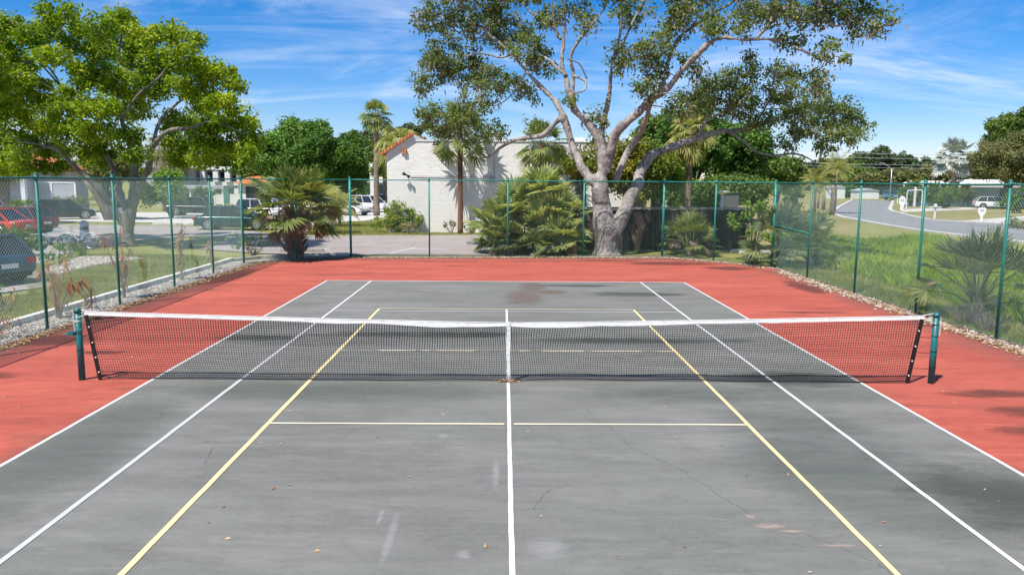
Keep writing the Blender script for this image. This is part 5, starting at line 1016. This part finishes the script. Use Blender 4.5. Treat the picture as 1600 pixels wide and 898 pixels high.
mb = MB(); mb.box(PX(303, 0)[0], PX(378, 0)[0], 1.01, 5.5, z_, zs-.01); mb.build('rear_wall', M['greywall'], pb)
for (u, v0, v1, ww) in ((316, 294, 302, 9), (341, 294, 302, 9), (361, 294, 302, 8)): x, za = PX(u, v0); zb = PX(u, v1)[1]; s_ = ww*.079/2; mb = MB(); mb.box(x-s_, x+s_, -.06, -.003, zb, za); mb.build('window', M['glass'], pb)
x = PX(340, 0)[0]; mb = MB(); mb.box(x-.4, x+.4, -.06, -.003, 0, 2.0); mb.build('door', flat('teal_door', (.06, .22, .18)), pb)
pg = empty('white_pergola', (PX(330, 0)[0]+pxo, py-8, 0), 0, 'flat white pergola roof on slim posts in front of the white portico building', 'pergola'); zz_ = A(330, 290, py-8)[2]; hw = (A(384, 290, py-8)[0]-A(278, 290, py-8)[0])/2
mb = MB(); mb.box(-hw, hw, -1.2, 3.5, zz_-.35, zz_); mb.build('roof', M['greywall'], pg)
for q in np.linspace(-hw+.2, hw-.2, 9): mb = MB(); mb.box(q-.07, q+.07, -1.0, -.86, -.05, zz_-.352); mb.build('post', M['white'], pg)
ob, w_, z_ = block('tiled_roof_house', 'low house with a peaked orange tile roof partly hidden behind the corner palm', 'house', 372, 424, 287, 74, 9, M['white'])
mb = MB(); zt = A(400, 270, 77)[2]; mb.add([(-w_-.4, -.5, z_+.004), (w_+.4, -.5, z_+.004), (w_+.4, 9.4, z_+.004), (-w_-.4, 9.4, z_+.004), (-w_*.5, 4, zt), (w_*.5, 4, zt)], [(0, 1, 5, 4), (1, 2, 5), (2, 3, 4, 5), (3, 0, 4), (3, 2, 1, 0)]); mb.build('roof', M['tile'], ob)
mb = MB(); mb.box(-1, .4, -.05, -.003, .9, 2.2); mb.build('window', M['glass'], ob)
bb_, w_, z_ = block('pale_blue_building', 'distant pale blue building seen between the slim palm and the corner palm', 'building', 548, 600, 285, 112, 10, M['bluewall'])
mb = MB(); mb.box(-w_-.3, w_+.3, -.3, 10.3, z_+.004, z_+.35); mb.build('roof', M['white'], bb_)
for k in range(3): mb = MB(); mb.box(-w_+1+k*1.6, -w_+2+k*1.6, -.05, -.003, .8, 2.2); mb.build('window', M['glass'], bb_)
wp, w_, z_ = block('entrance_wall', 'short white masonry pier behind the slim palm trunk', 'pier', 578, 590, 272, 68, .8, M['white'])
mb = MB(); mb.box(-w_-.06, w_+.06, -.06, .86, z_+.003, z_+.12); mb.build('cap', M['white'], wp)
# right house and neighbours
ry = 92.0
rb, w_, z_ = block('white_roofed_house', 'low pale blue house with long white roofs beyond the street at right', 'house', 1446, 1680, 292, ry, 4, M['bluewall'])
def RX(u, v): q = A(u, v, ry); return q[0]-rb.location[0], q[2]
mb = MB(); zt = RX(1560, 281)[1]+.5
mb.box(-w_-.4, w_+1, -1.2, 5, z_+.004, z_+.22)
prism(mb, [(RX(1450, 0)[0], z_+.225), (RX(1504, 0)[0], z_+.225), (RX(1496, 0)[0], z_+.8), (RX(1470, 0)[0], z_+.8)], 0, 4.4)
prism(mb, [(RX(1526, 0)[0], z_+.225), (w_+.8, z_+.225), (w_, z_+1.15), (RX(1540, 0)[0], z_+1.0)], -.4, 4.6); mb.build('roof', flat('white_roof', (.85, .85, .86), .6), rb)
for (u0, u1) in ((1549, 1574), (1470, 1484), (1590, 1606)): a0, a1 = RX(u0, 0)[0], RX(u1, 0)[0]; mb = MB(); mb.box(a0, a1, -.05, -.003, .05 if u0 == 1549 else .9, 2.3); mb.build('garage_door' if u0 == 1549 else 'window', M['bluewall'] if u0 == 1549 else M['glass'], rb)
for u in (1447, 1530): x = RX(u, 0)[0]; mb = MB(); mb.box(x-.12, x+.12, -1.1, -.86, -.05, z_); mb.build('post', M['white'], rb)
for (u0, u1, v0, lab) in ((1303, 1321, 293, 'narrow white garden shed left of the white garage beyond the street bend'), (1344, 1374, 298, 'small white garage facing the bend of the street')):
    r_, w_, z_ = block('white_shed', lab, 'shed', u0, u1, v0, 138, 4, M['white'], 'white outbuildings beyond the bend'); mb = MB(); prism(mb, [(-w_-.2, z_+.003), (w_+.2, z_+.003), (0, z_+.45)], -.2, 4.2); mb.build('roof', M['greywall'], r_)
    mb = MB(); mb.box(-w_*.7, w_*.7, -.05, -.003, 0, z_*.8); mb.build('door', M['white'], r_)
# dark wooden fence behind the oak
W0, W1 = np.array([2.6, 22.75]), np.array([11.0, 23.7]); wl = np.linalg.norm(W1-W0); wa = math.atan2(*(W1-W0)[::-1])
wf = empty('wooden_fence', (W0[0], W0[1], 0), wa, 'dark weathered board fence with a pale cap in the shade behind the oak', 'fence'); mb = MB(); k = 0.0
while k < wl: mb.box(k, k+.138, random.uniform(0, .008), .03, .02, 1.82+random.uniform(-.015, .015)); k += .142
mb.build('board_panel', M['wood'], wf); mb = MB(); mb.box(-.05, wl+.05, -.05, .10, 1.84, 1.93); mb.build('cap_rail', M['woodcap'], wf)
for q in np.linspace(0.05, wl-.05, 5): mb = MB(); mb.box(q-.05, q+.05, -.10, -.012, 0, 1.835); mb.build('post', M['wood'], wf)
# wheel stops
def stop(label, x, y, rz, L_=1.8, mat='concrete', grp='parking blocks'):
    r_ = MB(); prism(r_, [(-L_/2, 0), (L_/2, 0), (L_/2-.06, .13), (-L_/2+.06, .13)], -.08, .08); o = r_.build('parking_block', M[mat]); o.location = (x, y, .008); o.rotation_euler = (0, 0, rz); tag(o, label, 'parking block', grp); return o
q = G(472, 394); stop('dark parking block right of the booted corner palm', q[0], q[1], .02, 1.9, 'asphalt')
q = G(1150, 392); stop('pale parking block on the grass before the right end of the dark wooden fence', q[0], q[1]-.6, .1, .9); q = G(1182, 397); stop('longer pale parking block behind the leafy light green shrub', q[0], q[1]+.2, .0, 1.4)
for k, (u, lab) in enumerate([(250, 'left of three parking blocks across the lane'), (283, 'middle of three parking blocks across the lane'), (316, 'right of three parking blocks across the lane, nearest the teal car')]): q = G(u, 352.5); stop(lab, q[0], q[1]+.8, 0, 1.7, 'edging')

# ------------------------------------------------------------------ cars
def car(name, label, x, y, rz, L_, W_, H_, paint, kind='sedan', group='cars parked around the court', plate=False):
    root = empty(name, (x, y, .008), rz, label, 'car', group); hb = H_*(.60 if kind != 'suv' else .58); g = .17 if kind != 'suv' else .24; wr = .33 if kind != 'suv' else .37
    if kind == 'sedan': prof = [(-.5, .50, hb*.86), (-.485, .62, hb*.97), (-.36, .95, hb*1.0), (-.2, 1, hb), (0, 1, hb*.99), (.2, 1, hb*.97), (.34, .97, hb*.90), (.455, .9, hb*.80), (.495, .7, hb*.62)]; gh = [(-.40, -.24), (.27, .06)]
    elif kind == 'hatch': prof = [(-.5, .80, hb*.95), (-.485, .9, hb*1.02), (-.36, .98, hb*1.02), (-.2, 1, hb), (0, 1, hb*.99), (.2, 1, hb*.97), (.34, .97, hb*.91), (.455, .9, hb*.82), (.495, .7, hb*.64)]; gh = [(-.488, -.36), (.27, .09)]
    else: prof = [(-.5, .85, hb), (-.49, .93, hb*1.02), (-.36, .99, hb*1.02), (-.2, 1, hb*1.01), (0, 1, hb), (.2, 1, hb*.99), (.34, .98, hb*.94), (.46, .93, hb*.88), (.497, .8, hb*.70)]; gh = [(-.49, -.43), (.24, .10)]
    ring = lambda w_, zb, zt: [(0, zb), (w_*.80, zb), (w_*.95, zb+.06), (w_, zb+(zt-zb)*.35), (w_*.995, zb+(zt-zb)*.68), (w_*.93, zt-.035), (w_*.80, zt), (0, zt+.03)]
    V = []; n = len(prof)
    for (fx_, fw, zt) in prof:
        R_ = ring(W_/2*(.80+.2*fw), g+(.10 if abs(fx_) > .47 else 0), zt); R_ = R_+[(-a_, b_) for a_, b_ in R_[-2:0:-1]]; V += [(fx_*L_, a_, b_) for a_, b_ in R_]
    m_ = len(R_); F = [(i*m_+k, i*m_+(k+1) % m_, (i+1)*m_+(k+1) % m_, (i+1)*m_+k) for i in range(n-1) for k in range(m_)]+[tuple(range(m_-1, -1, -1)), tuple((n-1)*m_+k for k in range(m_))]
    mb = MB(); mb.add(V, F); b_ = mb.build('body', paint, root, True); s_ = b_.modifiers.new('s', 'SUBSURF'); s_.levels = 2; s_.render_levels = 2
    (xb0, xt0), (xb1, xt1) = [(q[0]*L_, q[1]*L_) for q in (gh[0], gh[1])]; wb, wt = W_/2*.90, W_/2*.70; zb, zt = hb*.955, H_-.03
    bot = [(xb0, wb), (xb1, wb), (xb1+.06*L_*.3, 0), (xb1, -wb), (xb0, -wb), (xb0-.02, 0)]; top = [(xt0, wt), (xt1, wt), (xt1+.02*L_, 0), (xt1, -wt), (xt0, -wt), (xt0-.02, 0)]
    mb = MB(); mb.add([(a_, c_, zb) for a_, c_ in bot]+[(a_, c_, zt) for a_, c_ in top], [(i, (i+1) % 6, 6+(i+1) % 6, 6+i)[::-1] for i in range(6)]+[(6, 7, 8, 9, 10, 11)]); mb.build('window_glass', M['carglass'], root)
    mb = MB(); NX = 9; NY = 7; RV = []
    for i in range(NX):
        for j in range(NY):
            s1 = i/(NX-1); t1 = j/(NY-1)*2-1; xx = xt0-.05+(xt1-xt0+.10)*s1; RV.append((xx+(1-t1*t1)*.02*L_*(s1-.3), t1*(wt+.015), zt-.012+.045*(1-t1**4)*(1-(2*s1-1)**6)))
    F = [(i*NY+j, (i+1)*NY+j, (i+1)*NY+j+1, i*NY+j+1) for i in range(NX-1) for j in range(NY-1)]; mb.add(RV, F)
    mb.build('roof', paint, root, True)
    mb = MB()
    for s_ in (-1, 1):
        mids = [(xb0, xt0), (xb0+(xb1-xb0)*.36, xt0+(xt1-xt0)*.36), (xb0+(xb1-xb0)*.64, xt0+(xt1-xt0)*.62), (xb1, xt1)]
        for k, (p, q) in enumerate(mids): mb.beam((p, s_*wb, zb-.02), (q, s_*(wt+.005), zt+.004), .05 if k in (0, 3) else .04, .07)
        mb.beam((xt0, s_*wt, zt), (xt1, s_*wt, zt), .045, .05); mb.beam((xb0, s_*wb, zb+.005), (xb1, s_*wb, zb+.005), .03, .03)
    mb.beam((xt0, -wt, zt), (xt0, wt, zt), .05, .04); mb.build('pillar', paint, root)
    for sx in (-.305, .315):
        for s_ in (-1, 1):
            cx_, cy_ = sx*L_, s_*(W_/2-.09); t_ = MB(); t_.tube([(cx_, cy_-s_*.10, wr), (cx_, cy_+s_*.075, wr), (cx_, cy_+s_*.11, wr)], [wr, wr, wr*.9], 22); 
            a_ = MB(); a_.tube([(cx_, cy_+s_*.04, wr+.02), (cx_, cy_+s_*.094, wr+.02)], wr*1.16, 22); a_.build('wheel_arch', M['black_plastic'], root)
            wo = t_.build('wheel', M['tyre'], root); rm = MB(); rm.tube([(cx_, cy_+s_*.10, wr), (cx_, cy_+s_*.118, wr)], [wr*.20, wr*.16], 10)
            rm.tube([(cx_+wr*.66*math.cos(t), cy_+s_*.112, wr+wr*.66*math.sin(t)) for t in np.linspace(0, 2*PI, 19)], wr*.07, 5, False)
            for k in range(7): t = k*2*PI/7; rm.beam((cx_, cy_+s_*.112, wr), (cx_+wr*.66*math.cos(t), cy_+s_*.112, wr+wr*.66*math.sin(t)), .02, wr*.20, (0, 1, 0)) if False else rm.beam((cx_, cy_+s_*.114, wr), (cx_+wr*.66*math.cos(t), cy_+s_*.114, wr+wr*.66*math.sin(t)), wr*.16, .018, (0, 1, 0))
            rm.build('rim', M['rim'], wo)
    for s_ in (-1, 1):
        zl = hb*(.70 if kind != 'suv' else .80); mb = MB(); mb.box(L_*.455, L_*.487, s_*W_*.33-.20, s_*W_*.33+.20, zl-.06, zl+.07, s_*-.35); mb.build('headlight', M['lamp_glass'], root)
        zl = hb*.80; mb = MB(); mb.box(-L_*.503, -L_*.468, s_*W_*.355-.17, s_*W_*.355+.17, zl-.08, zl+.10, s_*.25); mb.build('tail_light', M['tail_red'], root)
        mb = MB(); q = xb1-.06; mb.box(q-.06, q+.06, s_*(wb+.06)-.08, s_*(wb+.06)+.08, zb+.02, zb+.15); mb.build('side_mirror', paint, root)
        mb = MB(); mb.box(-L_*.20, L_*.20, s_*(W_/2-.04)-.03, s_*(W_/2-.04)+.03, g-.02, g+.07); mb.build('side_sill', M['black_plastic'], root)
    mb = MB(); mb.box(-L_*.506, -L_*.46, -W_*.36, W_*.36, g+.06, g+.20); mb.box(L_*.455, L_*.499, -W_*.33, W_*.33, g+.06, g+.19); mb.build('bumper', M['black_plastic'], root)
    mb = MB(); mb.box(-L_*.508, -L_*.49, -.24, .24, hb*.58, hb*.58+.13); mb.build('number_plate', M['plate'], root)
    return root
P_red = carpaint('car_red', (.70, .025, .02), 0); P_mar = carpaint('car_maroon', (.14, .03, .03)); P_blue = carpaint('car_steel_blue', (.035, .11, .20), .4); P_dk = carpaint('car_black_green', (.012, .018, .02)); P_teal = carpaint('car_dark_teal', (.01, .05, .048), .4)
P_wh = carpaint('car_white', (.80, .80, .80), 0); P_sil = carpaint('car_silver', (.42, .45, .50), .5); P_tur = carpaint('car_turquoise', (.03, .24, .38), .2)
car('parked_car', 'steel blue hatchback parked nearest, at the left edge behind the fence', -16.2, 11.3, math.radians(158), 4.4, 1.8, 1.40, P_blue, 'hatch')
q = G(20, 372); car('parked_car', 'bright red sedan at the left edge, its rear wheel and boot in view', q[0]-2.0, q[1]+.9, math.radians(178), 4.7, 1.85, 1.45, P_red, 'sedan')
q = G(50, 367); car('parked_car', 'maroon car half hidden behind the tail of the bright red one', q[0]-2.2, q[1]+2.2, math.radians(165), 4.4, 1.8, 1.42, P_mar, 'hatch')
q = G(18, 336); car('parked_car', 'silver car beside the orange roofed house at the far left', q[0]+.8, q[1]-3, math.radians(10), 4.6, 1.8, 1.45, P_sil, 'sedan')
q = G(98, 343); car('parked_car', 'black estate parked across the lane in front of the pale privacy screen', q[0]-.2, q[1]+.6, math.radians(35), 4.1, 1.75, 1.45, P_dk, 'hatch')
q = G(168, 344); car('parked_car', 'white car seen through the trunks of the big left tree', q[0]-.2, q[1]+2.5, math.radians(118), 4.2, 1.7, 1.5, P_wh, 'suv')
q = G(368, 360); car('parked_car', 'dark teal sedan parked by the lane left of the corner palm', q[0]-.3, q[1]+1.0, math.radians(4), 4.6, 1.8, 1.42, P_teal, 'sedan')
q = G(302, 337); car('parked_car', 'black car under the small round lawn tree, in shade', q[0]+.2, q[1]+.3, math.radians(5), 4.6, 1.8, 1.5, P_dk, 'suv')
q = G(548, 336); car('parked_car', 'white sedan with dark wheels showing behind the corner palm fronds', q[0]-.6, q[1]+.2, math.radians(-25), 4.7, 1.85, 1.48, P_wh, 'hatch')
q = G(566, 333); car('parked_car', 'white car with dark grille just beyond the white sedan near the slim palm', q[0]+.2, q[1]+3, math.radians(-30), 4.7, 1.85, 1.55, P_wh, 'suv')
q = G(576, 331); car('parked_car', 'dark grey car farthest in the row beside the slim palm', q[0]+.6, q[1]+7, math.radians(-35), 4.6, 1.85, 1.5, P_dk, 'sedan')
q = G(405, 344); car('parked_car', 'white car hidden behind the left fronds of the corner palm', q[0], q[1]+2, math.radians(3), 4.6, 1.85, 1.55, P_wh, 'suv')
q = G(462, 338); car('parked_car', 'silver car glimpsed right behind the corner palm crown', q[0], q[1]+2, math.radians(-10), 4.6, 1.85, 1.5, P_sil, 'hatch')
gr = 'vehicles on the street at right'
q = A(1403, 306, 132); car('parked_truck', 'turquoise pickup like wagon in a drive beyond the mailboxes', q[0], 132, math.radians(5), 5.4, 2.0, 1.75, P_tur, 'suv', gr)
q = A(1471, 306, 100); car('parked_car', 'blue car hidden behind the garden trees left of the white house', q[0], 100, 0, 4.8, 1.9, 1.6, P_tur, 'suv', gr)
q = A(1538, 318, 86); car('parked_car', 'white small car in front of the garage of the white roofed house', q[0], 84, math.radians(-20), 4.5, 1.8, 1.5, P_wh, 'hatch', gr)

# ------------------------------------------------------------------ bicycles
def bicycle(label, x, y, rz, paint, basket):
    r_ = empty('bicycle', (x, y, .02), rz, label, 'bicycle', 'bicycles on the stone bed'); R = .33
    for cx_ in (-.52, .52):
        t_ = MB(); t_.tube([(cx_+R*math.cos(t), 0, R+R*math.sin(t)) for t in np.linspace(0, 2*PI, 33)], .020, 6, False); w_ = t_.build('wheel', M['tyre'], r_); s_ = MB()
        s_.tube([(cx_+(R-.03)*math.cos(t), 0, R+(R-.03)*math.sin(t)) for t in np.linspace(0, 2*PI, 33)], .010, 5, False)
        for k in range(14): t = k*2*PI/14; s_.tube([(cx_, .02*(-1)**k, R), (cx_+(R-.03)*math.cos(t), 0, R+(R-.03)*math.sin(t))], .0025, 3, False)
        s_.tube([(cx_, -.05, R), (cx_, .05, R)], .025, 8); s_.build('spokes', M['steel'], w_)
    bb_, st, hd, hu, fr_, rr_2 = (-.06, 0, .30), (-.20, 0, .74), (.36, 0, .80), (.40, 0, .62), (.52, 0, R), (-.52, 0, R); mb = MB()
    for a_, b_, rad in ((bb_, st, .017), (bb_, hu, .018), (st, hd, .016), (hd, hu, .02), (bb_, (-.52, .05, R), .010), (bb_, (-.52, -.05, R), .010), (st, (-.52, .05, R), .009), (st, (-.52, -.05, R), .009), (hu, (.52, .055, R), .012), (hu, (.52, -.055, R), .012)): mb.tube([a_, b_], rad, 7)
    mb.build('frame', paint, r_)
    mb = MB(); mb.tube([hd, (.33, 0, .95)], .013, 6); mb.tube(L2([(.16, -.30, 1.0), (.30, -.22, .99), (.33, 0, .95), (.30, .22, .99), (.16, .30, 1.0)], 4), .012, 6); mb.build('handlebar', M['steel'], r_)
    mb = MB(); mb.tube([st, (-.235, 0, .86)], .013, 6); mb.tube([(-.38, 0, .895), (-.30, 0, .90), (-.14, 0, .885), (-.06, 0, .88)], [.075, .085, .04, .02], 10); mb.build('saddle', M['black'], r_)
    mb = MB(); mb.tube([(-.06, -.05, .30), (-.06, .05, .30)], .085, 14); mb.beam((-.06, .07, .30), (.06, .07, .18), .02, .02); mb.beam((-.06, -.07, .30), (-.18, -.07, .42), .02, .02); mb.box(.03, .11, .07, .16, .165, .185); mb.box(-.22, -.14, -.16, -.07, .415, .435); mb.build('pedals', M['black_plastic'], r_)
    for cx_, a0, a1 in ((-.52, .3, 2.9), (.52, .6, 2.6)): mb = MB(); mb.tube([(cx_+.365*math.cos(t), 0, R+.365*math.sin(t)) for t in np.linspace(a0, a1, 12)], .018, 5); mb.build('mudguard', paint, r_)
    if basket:
        mb = MB(); x0, x1, y0, y1, z0, z1 = .40, .72, -.17, .17, .72, .95
        for z in np.linspace(z0, z1, 5): mb.tube([(x0, y0, z), (x1, y0, z), (x1, y1, z), (x0, y1, z), (x0, y0, z)], .006, 4)
        for x_ in np.linspace(x0, x1, 6):
            for y_ in (y0, y1): mb.tube([(x_, y_, z0), (x_, y_, z1)], .005, 4)
        for y_ in np.linspace(y0, y1, 5):
            for x_ in (x0, x1): mb.tube([(x_, y_, z0), (x_, y_, z1)], .005, 4)
            mb.tube([(x0, y_, z0), (x1, y_, z0)], .005, 4)
        mb.build('basket', M['rope'], r_)
P_bl = carpaint('bike_pale_blue', (.30, .48, .60), 0); P_bs = carpaint('bike_white', (.62, .64, .66), 0)
q = G(83, 392); bicycle('pale blue bicycle with a wire basket standing left on the stone bed', q[0], q[1], math.radians(12), P_bl, True)
q = G(118, 390); bicycle('white framed bicycle with a black saddle right of the pale blue one', q[0]+.1, q[1]+.2, math.radians(170), P_bs, False)
q = G(133, 378); ub = empty('utility_pedestal', (q[0], q[1], 0), .1, 'pale lavender utility pedestal box on the grass edge behind the bicycles', 'utility box'); mb = MB(); mb.box(-.17, .17, -.12, .12, 0, .98); mb.tube([(0, 0, .98), (0, 0, 1.04)], [.15, .08], 4); mb.build('housing', flat('lavender_plastic', (.50, .50, .60)), ub); mb = MB(); mb.box(-.14, .14, -.135, -.123, .1, .9); mb.build('door', flat('lavender_door', (.55, .55, .64)), ub)

# ------------------------------------------------------------------ street things
def mailbox(label, u, v, kind, H_=1.25):
    q = G(u, v); r_ = empty('mailbox', (q[0], q[1], 0), math.radians(-30), label, 'mailbox', 'white mailboxes along the street'); mb = MB()
    if kind == 'tee':
        mb.box(-.07, .07, -.07, .07, -.1, H_*.74); mb.build('post', M['white'], r_); mb = MB(); mb.box(-.50, .50, -.05, .05, H_*.745, H_*.80); mb.build('crossbar', M['white'], r_)
        mb = MB(); P = [(-.13, H_*.805), (.13, H_*.805), (.13, H_*.93), (.09, H_*.98), (0, H_), (-.09, H_*.98), (-.13, H_*.93)]; prism(mb, P, -.28, .28); mb.build('box', M['white'], r_)
    elif kind == 'shield':
        mb = MB(); prism(mb, [(-.07, -.05), (.07, -.05), (.09, .4), (.27, .75), (.30, 1.05), (.2, 1.12), (-.2, 1.12), (-.30, 1.05), (-.27, .75), (-.09, .4)], -.14, .14); mb.build('post', M['white'], r_); mb = MB(); mb.box(-.14, .14, -.155, -.143, .82, .98); mb.build('box_door', M['greywall'], r_)
    else:
        mb = MB(); prism(mb, [(-.13, -.05), (.13, -.05), (.18, .55), (.33, .8), (.33, 1.30), (.15, 1.55), (-.15, 1.62), (-.33, 1.35), (-.33, .8), (-.18, .55)], -.16, .16); mb.build('post', M['white'], r_); mb = MB(); mb.box(-.18, .18, -.175, -.163, .98, 1.22); mb.build('box_door', M['greywall'], r_)
mailbox('tall white column mailbox at the outer corner of the street bend', 1409, 328, 'column'); mailbox('small white T shaped mailbox behind the tall column one', 1402, 318, 'tee', 1.4)
mailbox('white T shaped mailbox on the lawn edge in front of the clipped shrubs', 1460, 341.5, 'tee', 1.3); mailbox('white shield shaped mailbox at the kerb right of the spiky palmetto', 1533, 346, 'shield'); mailbox('farthest small white mailbox left where the street vanishes', 1344, 313, 'tee', 1.5)
ly = 118.0; q = A(1391, 300, ly); zt = A(1391, 263, ly)[2]; r_ = empty('street_lamp', (q[0], ly, 0), 0, 'slim grey street lamp with a single upturned arm above the street bend', 'street lamp')
mb = MB(); mb.tube([(0, 0, 0), (0, 0, zt)], [.13, .08], 8); mb.build('pole', M['steel'], r_, True); mb = MB(); a1 = A(1380, 255, ly)-np.array([q[0], ly, 0]); mb.tube([(0, 0, zt-.05), (a1[0]*.5, 0, (zt+a1[2])/2), (a1[0], 0, a1[2])], .07, 6); mb.build('arm', M['steel'], r_, True); mb = MB(); mb.box(a1[0]-.55, a1[0]+.15, -.18, .18, a1[2]-.09, a1[2]+.07); mb.build('lamp_head', M['steel'], r_)
wy = 128.0
pl = empty('power_lines', (A(1400, 300, wy)[0], wy, 0), 0, 'thin power cables strung across the sky at right above the street lamp', 'power line')
poles = (A(1235, 300, wy)[0]-pl.location[0], A(1680, 300, wy)[0]-pl.location[0])
for k, v in enumerate((241, 248, 258, 263)):
    z0 = A(1400, v, wy)[2]; mb = MB(); mb.tube([(poles[0]+(poles[1]-poles[0])*t, .3*(k % 2), z0+.5-2*t*(1-t)) for t in np.linspace(0, 1, 24)], .028, 4); mb.build('cable', M['greywall'], pl)
for k, x in enumerate(poles): mb = MB(); mb.tube([(x, 0, 0), (x, 0, A(1400, 238, wy)[2]+.8)], [.16, .11], 8); mb.box(x-.08, x+.08, -1, 1, A(1400, 243, wy)[2], A(1400, 243, wy)[2]+.15); mb.build('pole', M['stem_grey'], pl)
q = A(1424, 322, 80); r_ = empty('white_pipe_frame', (q[0], 80, 0), 0, 'white pipe frame standing on the lawn left of the white roofed house', 'frame'); mb = MB(); zt = A(1424, 297.5, 80)[2]; mb.tube([(-.6, 0, -.05), (-.6, 0, zt-.1), (-.5, 0, zt), (1.1, 0, zt+.05), (1.2, 0, zt-.05), (1.2, 0, -.05)], .055, 8); mb.build('pipe', M['white'], r_)
q = A(1142, 310, 34); r_ = empty('utility_cabinet', (q[0], 34, 0), 0, 'dark green square cabinet beyond the right end of the dark wooden fence', 'utility box'); mb = MB(); zt = A(1142, 303, 34)[2]; mb.box(-.42, .42, -.2, .2, 0, zt); mb.build('housing', flat('cabinet_grey', (.12, .13, .125)), r_); mb = MB(); mb.box(-.46, .46, -.24, .24, zt+.002, zt+.05); mb.build('lid', M['black_plastic'], r_)
q = A(1128, 310, 33); r_ = empty('bird_bath', (q[0], 33, 0), 0, 'white garden post with a flat bowl left of the dark square cabinet', 'garden ornament'); zt = A(1128, 301, 33)[2]; mb = MB(); mb.tube([(0, 0, 0), (0, 0, .15), (0, 0, .3), (0, 0, zt-.1)], [.22, .2, .09, .08], 12); mb.build('pedestal', M['white'], r_, True); mb = MB(); mb.tube([(0, 0, zt-.1), (0, 0, zt), (0, 0, zt+.1)], [.08, .35, .42], 14); mb.build('bowl', M['white'], r_, True)
# upturned strip of red coating at the right court corner
q = G(1204, 424); mb = MB(); mb.add([(q[0]-.25, q[1], .02), (q[0]+.28, q[1]-.3, .02), (q[0]+.18, q[1]-.05, .09), (q[0]-.15, q[1]+.2, .13), (q[0]-.25, q[1], .03), (q[0]+.28, q[1]-.3, .03), (q[0]+.18, q[1]-.05, .10), (q[0]-.15, q[1]+.2, .14)], [(3, 2, 1, 0), (4, 5, 6, 7), (0, 1, 5, 4), (1, 2, 6, 5), (2, 3, 7, 6), (3, 0, 4, 7)]); tag(mb.build('broken_slab', M['red']), 'small broken red slab tilted at the back right corner of the court', 'debris')
